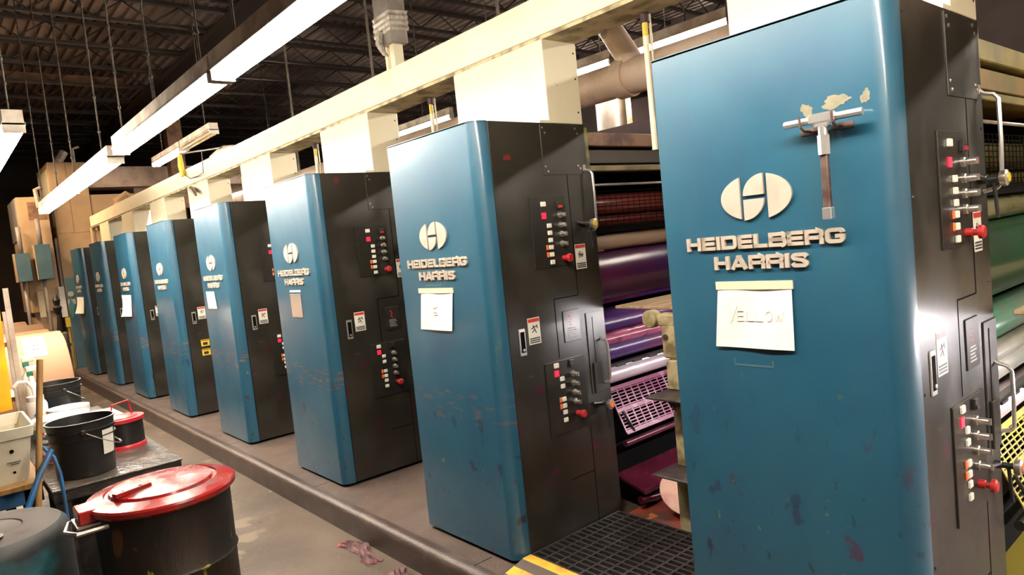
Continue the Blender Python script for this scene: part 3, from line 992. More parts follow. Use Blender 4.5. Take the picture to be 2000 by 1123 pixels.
# old sticker outlines
for (i, y0_, y1_, z_) in ((0, 0.334, 0.473, 1.07), (1, 0.33, 0.47, 1.352)):
    m = MB()
    m.box(-0.0009, 0.001, y0_, y1_, z_ - 0.003, z_ + 0.003); m.box(-0.0009, 0.001, y0_, y0_ + 0.006, z_, z_ + 0.02); m.box(-0.0009, 0.001, y1_ - 0.006, y1_, z_, z_ + 0.02)
    tag(m.build('sticker_residue', 'bare_blue', cabs[i]) if 'bare_blue' in M else m.build('sticker_residue', 'slate', cabs[i]), 'pale outline left by an old sticker')
# diamond placard near the farthest cabinet
m = MB()
m.prism([(13.37 - 0.30, 1.12), (13.37, 1.30), (13.37 + 0.42, 1.12), (13.37, 0.93)], 'x', -0.055, -0.045); m.box(-0.05, 0.0, 13.35, 13.39, 1.10, 1.14)
tag(m.build('diamond_placard', 'teal'), 'small teal diamond placard hanging beyond the farthest cabinet', 'placard')

# ------------------------------------------------------------------ press units behind the cabinets (rollers run along x)
def ink(name, c1, c2, rough=0.25, metal=0.0, thr=(0.42, 0.62), scale=2.5):
    return mat(name, c1, rough, metal, c2, scale, thr, stretch=(0.5, 1, 1), spec=0.4)
def make_unit(y, pal, label):
    u = empty('press_unit', (0.80, y, 0.0), label, 'printing unit', 'press units behind the cabinets')
    X1 = 1.75      # roller length
    def cyl(name, yc, zc, r, m_, x0=0.0, x1=X1, seg=40, ends=True):
        k = MB(); k.lathe([(r * 0.97, x0), (r, x0 + 0.004), (r, x1 - 0.004), (r * 0.97, x1)], (0, yc, zc), seg, 'x')
        o = k.build(name, m_, u)
        if ends:
            MB().lathe([(r * 0.35, x0 - 0.018), (r * 0.35, x0)], (0, yc, zc), 16, 'x').build('journal', 'steel', o)
        return o
    # side frames
    m = MB(); m.box(-0.034, -0.012, 0.075, 0.68, 0.0005, 1.9); m.build('side_frame', pal['frame'], u)
    m = MB(); m.box(X1 + 0.02, X1 + 0.08, 0.0, 0.68, 0.0005, 2.1); m.build('side_frame', pal['frame'], u)
    # top rails seen between the cabinets
    m = MB(); m.box(-0.03, X1 + 0.02, 0.03, 0.50, 1.995, 2.067, 0.004); m.build('top_rail', pal['rail1'], u)
    m = MB(); m.box(-0.01, X1, 0.05, 0.50, 1.905, 1.978, 0.003); m.build('rail', pal['rail2'], u)
    m = MB(); m.box(-0.03, X1 + 0.02, 0.035, 0.10, 1.862, 1.892, 0.003); m.build('rail', pal['rail3'], u)
    m = MB(); m.box(-0.01, X1, 0.52, 0.56, 0.01, 2.0); m.build('shade_backing', 'groove', u)  # black backing added to stand in for the shade deep in the unit
    MB().tube([(-0.01, 0.04, 1.788), (X1, 0.04, 1.788)], 0.007, 8).build('guide_rod', 'steel', u)
    cyl('roller', 0.22, 1.690, 0.060, pal['roll_a'])
    cyl('roller', 0.26, 1.595, 0.045, pal['roll_a'])
    cyl('roller', 0.17, 1.478, 0.050, pal['beige'])
    MB().box(-0.012, X1, 0.10, 0.16, 1.528, 1.562).build('ink_bar', 'groove', u)
    MB().tube([(-0.01, 0.07, 1.432), (0.08, 0.07, 1.432)], 0.005, 6).build('pin', 'steel', u)
    cyl('cylinder', 0.185, 1.275, 0.150, pal['big'])
    # wire guard in front of the upper rollers
    m = MB()
    for k in range(10):
        z_ = 1.755 - 0.021 * k
        m.tube([(-0.01, 0.08, z_), (X1, 0.08, z_)], 0.0022, 4)
    for k in range(34):
        x_ = 0.03 + 0.05 * k
        m.tube([(x_, 0.078, 1.565), (x_, 0.078, 1.76)], 0.0018, 4)
    m.build('wire_guard', 'groove', u)
    cyl('roller', 0.155, 1.030, 0.075, pal['vio'])
    cyl('roller', 0.085, 0.945, 0.036, pal['pink'])
    cyl('roller', 0.125, 0.875, 0.060, pal['vio2'])
    m = MB(); m.box(-0.01, X1, 0.02, 0.05, 0.800, 0.814); m.build('scraper_bar', 'dark2', u)
    m = MB()
    for k in range(12):
        m.box(0.04 + 0.14 * k, 0.11 + 0.14 * k, 0.012, 0.03, 0.796, 0.806)
    m.build('clamp', 'black_plastic', u)
    cyl('roller', 0.090, 0.745, 0.050, pal['white'])
    # sloping slotted guard
    g = empty_part('slotted_guard', u)
    m = MB()
    def gp(x_, s_):      # s along the slope from the top
        return (x_, 0.055 - 0.105 * s_, 0.672 - 0.222 * s_)
    def bar(x0, s0, x1, s1, w_, h_=0.004):
        a, b = Vector(gp(x0, s0)), Vector(gp(x1, s1))
        nrm = Vector((0, -0.9, 0.43)).normalized()
        d = (b - a).normalized()
        e = d.cross(nrm).normalized() * (w_ / 2)
        q = [a + e, b + e, b - e, a - e]
        m.add([tuple(p) for p in q] + [tuple(p - nrm * h_) for p in q], [(0, 1, 2, 3), (7, 6, 5, 4), (0, 4, 5, 1), (1, 5, 6, 2), (2, 6, 7, 3), (3, 7, 4, 0)])
    for k in range(15):
        bar(0.0, k / 14, X1, k / 14, 0.022 if k in (0, 7, 14) else 0.0055)
    k = 0.0
    while k < X1 + 0.01:
        bar(k, 0, k, 1, 0.010)
        k += 0.058
    m.build('guard_grid', pal['guard'], u)
    bpy.data.objects.remove(g)
    MB().tube([(0.0, -0.03, 0.385), (X1, -0.03, 0.385)], 0.018, 12).build('foot_bar', pal['dkrod'], u)
    MB().tube([(0.012, -0.02, 0.56), (0.055, -0.05, 0.46), (0.06, -0.05, 0.445)], 0.007, 6).build('guard_lever', 'black_plastic', u)
    m = MB(); m.box(0.0, X1, 0.06, 0.10, 0.17, 0.36); m.build('lower_plate', 'groove', u)
    m = MB(); m.prism([(0.06, 0.20), (-0.14, 0.14), (-0.14, 0.125), (0.06, 0.185)], 'x', 0.0, X1); m.build('drip_tray', pal['tray'], u)
    MB().tube([(0.0, -0.10, 0.085), (0.12, -0.12, 0.075), (0.30, -0.10, 0.080), (0.45, -0.02, 0.09), (0.9, 0.02, 0.09)], 0.022, 10).build('hose', pal['tray'], u)
    return u
def empty_part(name, parent):
    o = bpy.data.objects.new(name, None); COL.objects.link(o); o.parent = parent
    return o
magenta = dict(frame='dark', rail1=mat('rusty_rail', (0.20, 0.10, 0.05), 0.5, 0, (0.06, 0.025, 0.02), 7, (0.42, 0.6)),
               rail2=mat('brown_rail', (0.045, 0.035, 0.025), 0.5), rail3=mat('ochre_rail', (0.24, 0.20, 0.09), 0.5, 0, (0.12, 0.08, 0.04), 6),
               roll_a=ink('red_ink_roller', (0.18, 0.035, 0.03), (0.08, 0.012, 0.016)), beige=ink('beige_blanket_roller', (0.42, 0.30, 0.22), (0.22, 0.12, 0.10), 0.4, 0, (0.5, 0.6), 3),
               big=ink('violet_cylinder', (0.10, 0.010, 0.020), (0.035, 0.010, 0.080), 0.30, thr=(0.35, 0.6), scale=2.0),
               vio=ink('violet_roller', (0.045, 0.016, 0.085), (0.07, 0.016, 0.07)), pink=ink('pink_inked_roller', (0.30, 0.07, 0.13), (0.15, 0.02, 0.06), thr=(0.5, 0.6), scale=14),
               vio2=ink('blue_violet_roller', (0.06, 0.03, 0.13), (0.10, 0.03, 0.07)), white=mat('pale_steel_roller', (0.66, 0.58, 0.62), 0.28, 0.35, (0.55, 0.46, 0.5), 3, stretch=(0.5, 1, 1)),
               guard=mat('magenta_guard', (0.15, 0.025, 0.075), 0.35, 0.1, (0.30, 0.16, 0.22), 9, (0.5, 0.65)),
               dkrod=mat('plum_rod', (0.16, 0.04, 0.07), 0.25, 0.2, (0.06, 0.01, 0.02), 6), tray=mat('maroon_ink', (0.045, 0.005, 0.012), 0.18, 0, (0.09, 0.01, 0.025), 5))
yellowp = dict(frame='dark', rail1=mat('yellow_green_rail', (0.24, 0.19, 0.04), 0.5, 0, (0.14, 0.12, 0.04), 6),
               rail2=mat('amber_rail', (0.22, 0.13, 0.03), 0.5, 0, (0.13, 0.10, 0.03), 6), rail3=mat('olive_rail', (0.26, 0.20, 0.06), 0.5, 0, (0.13, 0.10, 0.03), 6),
               roll_a=ink('olive_roller', (0.09, 0.07, 0.02), (0.04, 0.03, 0.01)), beige=ink('yellow_green_roller', (0.10, 0.10, 0.03), (0.25, 0.22, 0.16)),
               big=ink('green_cylinder', (0.012, 0.06, 0.025), (0.02, 0.04, 0.02)), vio=ink('green_roller', (0.01, 0.10, 0.05), (0.05, 0.06, 0.04)),
               pink=ink('grey_green_roller', (0.25, 0.24, 0.20), (0.12, 0.12, 0.08)), vio2=ink('pale_green_roller', (0.30, 0.30, 0.26), (0.15, 0.15, 0.12)),
               white=magenta['white'], guard=mat('yellow_guard', (0.45, 0.36, 0.05), 0.35, 0.2, (0.30, 0.25, 0.10), 9),
               dkrod='dark', tray=mat('yellow_ink', (0.10, 0.08, 0.01), 0.3))
make_unit(0.0 + 1 * S - 0.05, magenta, 'press unit with purple and magenta rollers behind the second blue cabinet')
make_unit(-0.05, yellowp, 'press unit with green roller and yellow guard behind the nearest blue cabinet')

# work lamp in each gap, under the walkway board, shining on the unit in front of it
def work_lamp(y, label, tm='tube_task'):
    t = empty('work_lamp', (0.95, y, 0.93), label, 'lamp', 'work lamps between the press units')
    MB().box(0.0, 1.25, -0.045, 0.05, 0.02, 0.04).build('lamp_housing', 'lamp_white', t)
    MB().tube([(0.03, 0.01, 0.0), (1.22, 0.01, 0.0)], 0.014, 10).build('lamp_tube', tm, t)
    for x_ in (0.05, 1.2):
        MB().box(x_ - 0.01, x_ + 0.01, -0.01, 0.02, 0.04, 0.191).build('hanger', 'rod', t)
work_lamp(0.86, 'tube work lamp under the wooden walkway board behind the nearest cabinet')
work_lamp(0.86 - S, 'tube work lamp beside the yellow-inked unit, under its walkway board', 'tube_task_near')
for k, (yb, lb) in enumerate(((0.83, 'worn wooden walkway board between the nearest two press units'), (0.83 - S, 'worn wooden walkway board on the near side of the green roller'))):
    m = MB(); m.box(0.805, 2.4, yb, yb + 0.85, 1.122, 1.138, 0.003)
    tag(m.build('walkway_board', 'ply'), lb, 'board')

# cast access steps on the platform between cabinets one and two
st = empty('access_steps', (0.72, 1.25, 0.0), 'soiled cream cast access steps with black treads behind the nearest cabinet', 'steps')
m = MB()
m.box(0.0, 0.07, -0.10, 0.060, 0.002, 0.35, 0.006)
m.box(0.008, 0.07, -0.10, 0.050, 0.36, 0.625, 0.006)
m.box(0.008, 0.07, -0.10, 0.055, 0.635, 0.73, 0.006)
m.box(0.0, 0.07, -0.10, 0.062, 0.74, 0.885, 0.006)
m.box(0.0, 0.07, -0.10, 0.075, 0.895, 1.06, 0.008)
m.box(0.0, 0.07, -0.10, 0.095, 1.05, 1.112, 0.008)
m.box(0.015, 0.06, -0.09, 0.045, 0.34, 1.06)
m.build('post', 'cream_dirty', st)
m = MB(); m.lathe([(0.040, -0.010), (0.045, -0.004), (0.045, 0.04), (0.040, 0.046)], (0.0, 0.135, 1.085), 28, 'x')
m.build('end_cap', 'cream_dirty', st)
m = MB(); m.lathe([(0.014, -0.006), (0.014, 0.002)], (0.0, 0.048, 1.0), 14, 'x'); m.build('bolt', 'rusty', st)
for z in (0.352, 0.728):
    m = MB()
    m.box(-0.16, 0.08, -0.13, 0.075, z, z + 0.012, 0.003)
    m.prism([(-0.06, z), (0.06, z), (0.06, z - 0.07), (0.0, z - 0.07)], 'y', -0.10, 0.055)
    m.build('tread', 'tread', st)
# ink plate on the platform, cardboard disc
m = MB(); m.box(0.80, 1.6, 0.75, 1.66, 0.001, 0.028); m.box(0.72, 0.80, 1.32, 1.66, 0.001, 0.028)
tag(m.build('ink_plate', 'ink_floor'), 'orange and maroon ink-covered plate on the platform behind the rubber mat', 'plate')
cd = empty('cardboard_disc', (0.93, 1.42, 0.13), 'round ink-stained cardboard leaning behind the access steps', 'cardboard')
cd.rotation_euler = (math.radians(35), math.radians(-20), 0)
m = MB(); m.lathe([(0.135, -0.003), (0.137, 0), (0.135, 0.003)], (0, 0, 0), 44, 'z'); m.build('disc', 'cardboard', cd)
m = MB(); m.lathe([(0.125, -0.010), (0.127, -0.007), (0.125, -0.004)], (0.008, -0.012, 0), 44, 'z'); m.build('disc', 'cardboard', cd)

# ------------------------------------------------------------------ rubber mat with hazard-striped ramp in the first gap
mt = empty('rubber_mat', (0, 0, 0), 'black slotted rubber mat with yellow striped ramp edge between the two nearest cabinets', 'mat')
MX0, MX1, MY0, MY1 = 0.075, 0.715, 0.76, 1.705
m = MB()
px, py, bw = 0.0400, 0.0787, 0.0115
nx, ny = 16, 12
m.box(MX0, MX1, MY0, MY1, 0.001, 0.012)
m.build('mat_base', 'under_mat', mt)
m = MB()
for k in range(nx + 1):
    xx = MX0 + k * (MX1 - MX0 - bw) / nx
    m.box(xx, xx + bw, MY0, MY1, 0.012, 0.040)
for k in range(ny + 1):
    yy = MY0 + k * (MY1 - MY0 - bw) / ny
    m.box(MX0, MX1, yy, yy + bw, 0.0121, 0.0401)
m.build('mat_grid', 'mat_rubber', mt)
m = MB()
m.prism([(MX0, 0.001), (MX0, 0.040), (MX0 - 0.045, 0.040), (-0.115, 0.004), (-0.115, 0.001)], 'y', MY0, MY1)
m.build('ramp_edge', 'stripes', mt)

# ------------------------------------------------------------------ fluorescent fixtures
def fixture(loc, length, tubem, label, rods=(), name='fluorescent_fixture', rodtop=5.20, tubes=2, wdt=0.15, group='fluorescent fixtures', lit=None):
    f = empty(name, loc, label, 'lamp', group)
    m = MB()
    if wdt > 0.3:       # wide hood, added to keep the lamp's light off the roof deck
        m.prism([(-wdt / 2, -0.02), (-wdt / 2 + 0.004, -0.02), (-0.06, 0.04), (0.06, 0.04), (wdt / 2 - 0.004, -0.02), (wdt / 2, -0.02), (0.062, 0.05), (0.05, 0.12), (-0.05, 0.12), (-0.062, 0.05)], 'y', 0, length)
    else:
        hw = 0.060 if wdt > 0.12 else 0.035
        m.prism([(-hw, 0.038), (hw, 0.038), (hw, 0.046), (hw - 0.008, 0.060), (hw - 0.008, 0.125), (-hw + 0.008, 0.125), (-hw + 0.008, 0.060), (-hw, 0.046)], 'y', 0, length)
    hs = m.build('housing', 'lamp_white', f)
    for k in range(tubes):
        xo = (k - (tubes - 1) / 2) * (0.066 if wdt > 0.12 else 0.15)
        t = MB(); t.lathe([(0.010, 0.02), (0.018, 0.03), (0.018, length - 0.03), (0.010, length - 0.02)], (xo, 0, 0.012), 12, 'y')
        t.build('tube', tubem, f)
    for yy in (0.0, length - 0.02):
        m = MB(); m.box(-0.056 if wdt > 0.12 else -0.030, 0.056 if wdt > 0.12 else 0.030, yy, yy + 0.02, -0.008, 0.048); m.build('socket', 'lamp_white', f)
    for yy in rods:
        m = MB()
        m.tube([(0, yy, 0.12), (0, yy, rodtop - loc[2])], 0.006, 6)
        z = 0.3
        while z < rodtop - loc[2] - 0.1:
            m.tube([(0, yy, z), (0, yy, z + 0.02)], 0.011, 6)
            z += random.uniform(0.12, 0.4)
        m.build('hanger_rod', 'rod', f)
    return f
LX, LZ = -0.75, 2.451
ys = [-4.11, -1.84, 0.43, 2.70]
lab = ['double fluorescent fixture over the aisle, behind the camera', 'double fluorescent fixture over the aisle, just out over the camera',
       'double fluorescent fixture over the aisle, at the top edge nearest the camera', 'bright double fluorescent fixture over the aisle, second in the lit row']
for y_, l_ in zip(ys, lab):
    fixture((LX, y_, LZ), 2.24, 'tube', l_, rods=(0.25, 1.2, 2.1) if y_ > 2 else (0.4, 2.0))
fixture((LX, 5.13, LZ - 0.03), 2.05, 'tube', 'fluorescent fixture over the aisle, third in the lit row', rods=(0.45, 1.8))
fixture((LX, 7.21, LZ - 0.03), 2.05, 'tube', 'farthest fluorescent fixture of the lit row over the aisle', rods=(0.8, 2.0))
# row further left
fixture((-1.45, 4.20, 2.47), 2.44, 'tube', 'fluorescent fixture at the left edge of the photo', rods=(0.15, 2.0))
fixture((-1.47, 6.68, 2.47), 2.44, 'tube', 'fluorescent fixture beyond the left edge of the photo', rods=(0.4, 2.0))
# rows behind the press
for y_, l_ in ((0.9, 'fluorescent tube fixture behind the nearest press unit'), (3.4, 'fluorescent tube fixture behind the second riser'), (5.9, 'fluorescent tube fixture seen between the third and fourth risers'),):
    fixture((3.0, y_, 3.03), 2.3, 'tube_back', l_, rods=(0.6, 1.7), tubes=1, wdt=0.115)
fixture((3.0, 10.9, 3.03), 0.9, 'tube_back', 'small bright lamp glimpsed above the trunking far down the row', tubes=2, rods=(0.45,))
fixture((0.9, 9.15, 3.16), 1.45, 'tube_back', 'short lit fluorescent fixture above the trunking', rods=(1.0,))
fixture((0.9, 7.85, 3.16), 1.25, 'tube_off', 'unlit fluorescent fixture beside the short lit one above the trunking', rods=(0.3,))
fixture((5.5, 4.0, 3.6), 2.4, 'tube', 'fluorescent fixture deep behind the press', rods=(0.6, 1.7))
fixture((4.0, 12.0, 3.9), 2.4, 'tube', 'fluorescent fixture high by the far machinery', rods=(0.6, 1.7))

fixture((3.0, -3.6, 3.03), 2.3, 'tube_back', 'added fluorescent fixture out of view to the right, reflected in dark side covers', rods=(0.6, 1.7), tubes=2)  # unseen fixture, added to give the dark side covers a reflection
fixture((-1.9, 12.4, 4.1), 2.44, 'tube_warm_fill', 'added warm fluorescent fixture out of view, lighting the folder tower', rods=(0.4, 2.0), wdt=0.5)  # unseen lamp, added to brighten the tower
# ------------------------------------------------------------------ ducts behind and above
dk = empty('insulated_duct', (1.3, 0, 2.415), 'thick beige wrapped duct running behind the cabinets with an angled branch', 'duct')
m = MB(); m.tube([(0, -2, 0), (0, 1.86, 0)], 0.104, 28); m.tube([(0, 1.83, 0), (0, 1.92, 0)], 0.115, 28); m.tube([(0, 1.92, 0), (0, 9, 0)], 0.100, 28)
m.build('duct', 'insul', dk)
m = MB(); m.tube([(0, 1.80, 0.04), (-0.02, 1.95, 0.31)], 0.072, 24); m.build('branch', 'insul', dk)
m = MB(); m.lathe([(0.024, 0), (0.027, -0.012), (0.012, -0.018)], (-0.075, 1.935, 0.26), 14, 'x'); m.build('branch_port', 'galv', dk)
for k in range(5):
    m = MB(); m.box(-0.008, 0.008, -0.6 + 1.77 * k, -0.58 + 1.77 * k, 0.09, 2.78); m.build('duct_hanger', 'rod', dk)
tk = empty('standing_tank', (3.32, 3.72, 0), 'pair of upright metal cylinders seen under the beige duct', 'tank')
m = MB(); m.lathe([(0.0, 2.98), (0.15, 2.96), (0.16, 2.92), (0.16, 0.0)], (0, 0, 0), 28); m.build('tank', 'galv', tk)
m = MB(); m.lathe([(0.0, 2.96), (0.12, 2.94), (0.13, 2.90), (0.13, 0.0)], (0.02, -0.32, 0), 28); m.build('tank', 'cream_dirty', tk)
m = MB(); m.box(1.42, 1.50, 1.78, 1.95, 2.068, 2.42)
tag(m.build('iron_bracket', 'red_iron'), 'dark red iron bracket rising behind the nearest blue cabinet', 'bracket')
m = MB(); m.prism([(0.85, 2.069), (1.41, 2.069), (1.41, 2.17)], 'y', 1.78, 1.80)
tag(m.build('gusset_plate', 'red_iron'), 'thin dark triangular gusset below the beige duct', 'plate')
# vertical box duct standing on the trunking
bd = empty('box_duct', (0.5, 3.09, 2.716), 'grey box duct wrapped in plastic rising from the trunking to the roof', 'duct')
m = MB(); m.box(0.0, 0.125, 0.0, 0.19, 0.165, 2.45, 0.003); m.build('duct', 'galv', bd)
m = MB(); m.box(0.03, 0.10, 0.035, 0.085, 0.0, 0.17); m.box(0.03, 0.10, 0.125, 0.150, 0.0, 0.17); m.build('leg_frame', 'cream', bd)
m = MB()
pts = []
for k in range(8):
    z_ = 0.235 + 0.018 * k
    o_ = 0.006 + 0.005 * (k % 2)
    pts.append([(-o_, -o_, z_), (0.125 + o_, -o_, z_ + 0.01), (0.125 + o_, 0.19 + o_, z_), (-o_, 0.19 + o_, z_ - 0.01)])
m.rings(pts)
m.tube([(-0.012, 0.10, 0.25), (-0.02, 0.12, 0.18), (-0.03, 0.06, 0.10), (-0.015, 0.04, 0.08)], [0.022, 0.03, 0.016, 0.006], 7)
m.build('plastic_wrap', 'plastic_wrap', bd)
# yellow cable hooks and small things on the trunking
hk = empty('cable_hook', (0.45, 7.76, 2.90), 'black and yellow cable hook on a metal arm over the trunking', 'hook')
MB().tube([(0, 0, 0), (0.05, -1.2, -0.13)], 0.010, 8).build('arm', 'steel', hk)
for k in range(2):
    MB().tube([(0, 0.03 - 0.05 * k, 0.0), (0, 0.035 - 0.05 * k, -0.13), (0, 0.0 - 0.05 * k, -0.26)], [0.014, 0.026, 0.018], 10).build('hook', 'yellow_plastic', hk)
MB().tube([(-0.01, -0.1, -0.25), (-0.02, -0.35, -0.33), (-0.02, -0.62, -0.34), (-0.02, -0.82, -0.33), (-0.02, -0.86, -0.10)], 0.005, 6).build('cable', 'black_plastic', hk)
m = MB(); m.tube([(0.455, 7.52, 2.47), (0.43, 7.35, 2.42), (0.42, 7.26, 2.37)], [0.03, 0.026, 0.014], 10)
tag(m.build('riser_sensor', 'galv'), 'small grey device on the cream riser of the fifth cabinet', 'device')
m = MB(); m.tube([(0.55, 7.0, 2.74), (0.56, 6.6, 2.76), (0.56, 6.3, 2.74)], [0.02, 0.045, 0.02], 8)
tag(m.build('rag', 'rack_white'), 'pale bundle lying on top of the trunking by the cable hook', 'rag')

# ------------------------------------------------------------------ far machinery
YT = 15.5
tw = empty('folder_tower', (0.16, YT, ZF), 'tall tan folder tower at the end of the press row', 'tower')
m = MB(); m.box(0.0, 0.66, 0.0, 1.6, 0.0, 4.11, 0.01); m.build('tower_body', 'tan', tw)
m = MB(); m.box(0.66, 1.55, 0.02, 1.6, 0.0, 3.45, 0.01); m.build('lower_body', 'tan', tw)
m = MB(); m.box(0.0, 1.4, -0.004, 0.01, 2.70, 2.708); m.box(0.30, 0.304, -0.004, 0.01, 2.71, 4.1); m.build('seam', 'brown_beam', tw)
m = MB(); m.box(-0.05, 0.0, 0.04, 1.2, 0.0, 2.62, 0.004); m.build('side_door', 'grey_panel', tw)
m = MB(); m.box(-0.012, 0.0, 0.10, 1.45, 2.85, 3.98); m.build('side_panel', 'cream', tw)
m = MB(); m.tube([(0.50, 0.2, 4.11), (0.50, 0.2, 4.4), (0.62, 0.2, 4.45)], 0.03, 8); m.tube([(0.2, 0.2, 4.11), (0.35, 0.2, 4.35)], 0.08, 8); m.build('pipe', 'rack_white', tw)
t2 = empty('side_tower', (-0.45, 15.3, ZF), 'shorter tan machine tower with grey door left of the folder tower', 'tower')
m = MB(); m.box(0.0, 0.50, 0.0, 1.4, 1.2, 3.42, 0.01); m.box(0.05, 0.40, 0.1, 0.8, 0.0, 1.2); m.build('tower_body', 'tan', t2)
m = MB(); m.box(-0.02, 0.0, 0.04, 1.36, 2.62, 3.40); m.build('side_door', 'grey_panel', t2)
m = MB(); m.box(0.17, 0.47, -0.01, 0.0, 2.98, 3.32); m.build('recess', 'brown_beam', t2)
m = MB(); m.tube([(0.35, -0.03, 3.2), (0.33, -0.03, 3.55), (0.45, -0.03, 3.6)], 0.04, 8); m.build('hose', 'rack_white', t2)
for (x0, x1, z0, z1, l_) in ((-0.62, -0.39, 1.66, 2.19, 'slate blue hanging box, left of the pair before the towers'), (-0.30, -0.05, 1.67, 2.33, 'slate blue hanging box, right of the pair before the towers')):
    e_ = empty('hanging_box', (x0, 14.95, z0), l_, 'box', 'slate blue boxes before the towers')
    m = MB(); m.box(0, x1 - x0, 0, 0.3, 0, z1 - z0, 0.006); m.build('box_body', 'slate', e_)
    m = MB(); m.box(-0.012, 0.0, 0.0, 0.3, 0, z1 - z0); m.build('box_side', 'tan', e_)
    m = MB(); m.tube([(0.1, 0.15, 0), (0.1, 0.15, -z0 + ZF)], 0.03, 8); m.build('post', 'grey_panel', e_)
    m = MB(); m.tube([(0.12, 0.15, z1 - z0), (0.12, 0.15, z1 - z0 + 0.5)], 0.04, 8); m.build('hanger', 'grey_panel', e_)
pn = empty('tall_panel', (0.03, 14.35, 0.0), 'dark slate panel standing beyond the farthest blue cabinet', 'panel')
m = MB(); m.box(0.0, 0.4, 0.0, 0.06, -0.15, 1.66, 0.004); m.build('panel', 'slate', pn)
m = MB(); m.lathe([(0.05, 0), (0.05, -0.01)], (0.06, 0, 1.35), 16, 'y'); m.box(0.0, 0.12, -0.01, 0, 1.15, 1.25); m.build('badge', 'nickel', pn)
for (px_, z0, z1, mn, l_) in ((0.02, 0.9, 1.5, 'paper', 'paper sheet on the folder tower side'), (-0.33, 0.95, 1.45, 'cream', 'pale notice under the slate boxes')):
    m = MB(); m.box(px_, px_ + 0.10, 15.28, 15.29, z0, z1); tag(m.build('notice', mn), l_, 'notice')
m = MB(); m.tube([(-0.08, 14.95, ZF), (-0.1, 14.95, 0.6), (-0.07, 14.95, 1.0)], [0.02, 0.05, 0.03], 8)
m.lathe([(0.01, 0.0), (0.05, 0.06), (0.08, 0.16), (0.04, 0.2), (0.07, 0.3), (0.01, 0.42)], (-0.08, 14.95, 0.95), 9)
tag(m.build('hanging_bag', 'label_black'), 'dark bundle hanging before the tan machinery at the back', 'bag')
m = MB(); m.box(0.02, 0.10, 14.9, 15.0, 0.72, 0.9); m.box(0.05, 0.07, 14.94, 14.96, ZF, 0.72); tag(m.build('yellow_tag', 'yellow_plastic'), 'small yellow tag on the machinery at the back', 'tag')
bn = empty('parts_bench', (-0.1, 14.3, ZF), 'cluttered dark parts bench behind the paper rolls', 'bench')
m = MB(); m.box(-1.1, 0.08, 0, 0.5, 0.55, 0.6); m.box(-1.05, -1.0, 0.05, 0.45, 0, 0.55); m.box(0.0, 0.05, 0.05, 0.45, 0, 0.55); m.build('bench_top', 'bench_edge', bn)
for k in range(7):
    m = MB(); hh = random.uniform(0.08, 0.28); xx = -1.0 + 0.17 * k
    m.lathe([(0.05, 0), (0.06, 0.02), (0.06, hh), (0.02, hh + 0.03)], (bn.location.x + xx, 14.5, ZF + 0.6), 12)
    mm = ['black_plastic', 'steel', 'dark', 'red_plastic', 'blue_pipe', 'cream', 'steel'][k]
    tag(m.build('container', mm), '%s container on the parts bench behind the paper rolls' % ['black plastic', 'dull metal, left', 'black metal', 'red plastic', 'blue plastic', 'cream', 'dull metal, right'][k], 'container')
# horizontal superstructure behind the far end
m = MB(); m.box(1.75, 4.6, 16.0, 16.6, 3.2, 3.80); m.box(0.84, 4.5, 15.6, 16.2, 3.45, 3.87)
tag(m.build('overhead_frame', 'insul'), 'brown overhead machine frame beyond the trunking end', 'frame')
m = MB(); m.box(2.3, 2.6, 15.0, 15.3, 2.9, 5.1); tag(m.build('steel_column', 'brown_beam'), 'brown steel column beyond the trunking', 'column')
m = MB(); m.box(1.0, 1.4, 13.95, 14.4, 2.1, 3.0, 0.02); m.box(1.1, 1.3, 14.1, 14.3, ZF, 2.1); m.tube([(1.0, 14.2, 3.0), (1.2, 14.2, 3.15), (1.4, 14.2, 3.0)], 0.06, 8)
tag(m.build('motor_housing', 'tan'), 'tan motor housing behind the end of the trunking', 'motor')
m = MB()
for k in range(2):
    m.tube([(0.50 + 0.12 * k, 13.85, 2.1), (0.50 + 0.12 * k, 13.85, 2.52)], 0.035, 10)
tag(m.build('end_pipes', 'tan'), 'two tan pipes under the far end of the trunking', 'pipe')
m = MB(); m.box(0.2, 3.5, 18.5, 18.8, ZF, 3.4); tag(m.build('machine_housing', 'tan'), 'wide tan machine housing at the very back', 'machine')

# ------------------------------------------------------------------ paper rolls
def make_roll(loc, rad, wid, label):
    r = empty('paper_roll', loc, label, 'paper roll', 'kraft wrapped paper rolls on the floor')
    m = MB(); m.lathe([(rad - 0.02, 0.0), (rad - 0.003, -0.008), (rad, -0.03), (rad, -wid + 0.03), (rad - 0.003, -wid + 0.008), (rad - 0.02, -wid)], (0, 0, rad), 72, 'x')
    m.build('wrapped_roll', 'kraft', r)
    return r
rl = make_roll((-0.885, 8.28, ZF), 0.60, 1.1, 'nearest kraft-wrapped paper roll with a white label, beside the aisle')
# curved label on the roll
m = MB(); rings = []
for k in range(9):
    a = math.radians(106 + k * 4.2)
    rings.append([(-0.19 - 0.19 * q, math.cos(a) * 0.603, 0.60 + math.sin(a) * 0.603) for q in (0, 0.5, 1)])
m.rings(rings, close=False, smooth=True); m.build('roll_label', 'paper', rl)
m = MB()
for k in range(4):
    a = math.radians(112 + k * 6)
    x_ = -0.24
    p = [(x_ - 0.04 * q, math.cos(a) * 0.606, 0.60 + math.sin(a) * 0.606) for q in range(3)]
    m.tube(p, 0.004, 4)
m.build('label_print', 'grey_panel', rl)
for k, (x_, y_, r_, l_) in enumerate(((-0.857, 9.55, 0.585, 'second paper roll, directly behind the labelled one'), (-0.78, 10.8, 0.595, 'third paper roll in the line beside the aisle'),
                               (-0.86, 12.02, 0.60, 'fourth paper roll in the line beside the aisle'), (-0.98, 13.24, 0.60, 'farthest paper roll in the line beside the aisle'))):
    make_roll((x_, y_, ZF), r_, 1.1, l_)

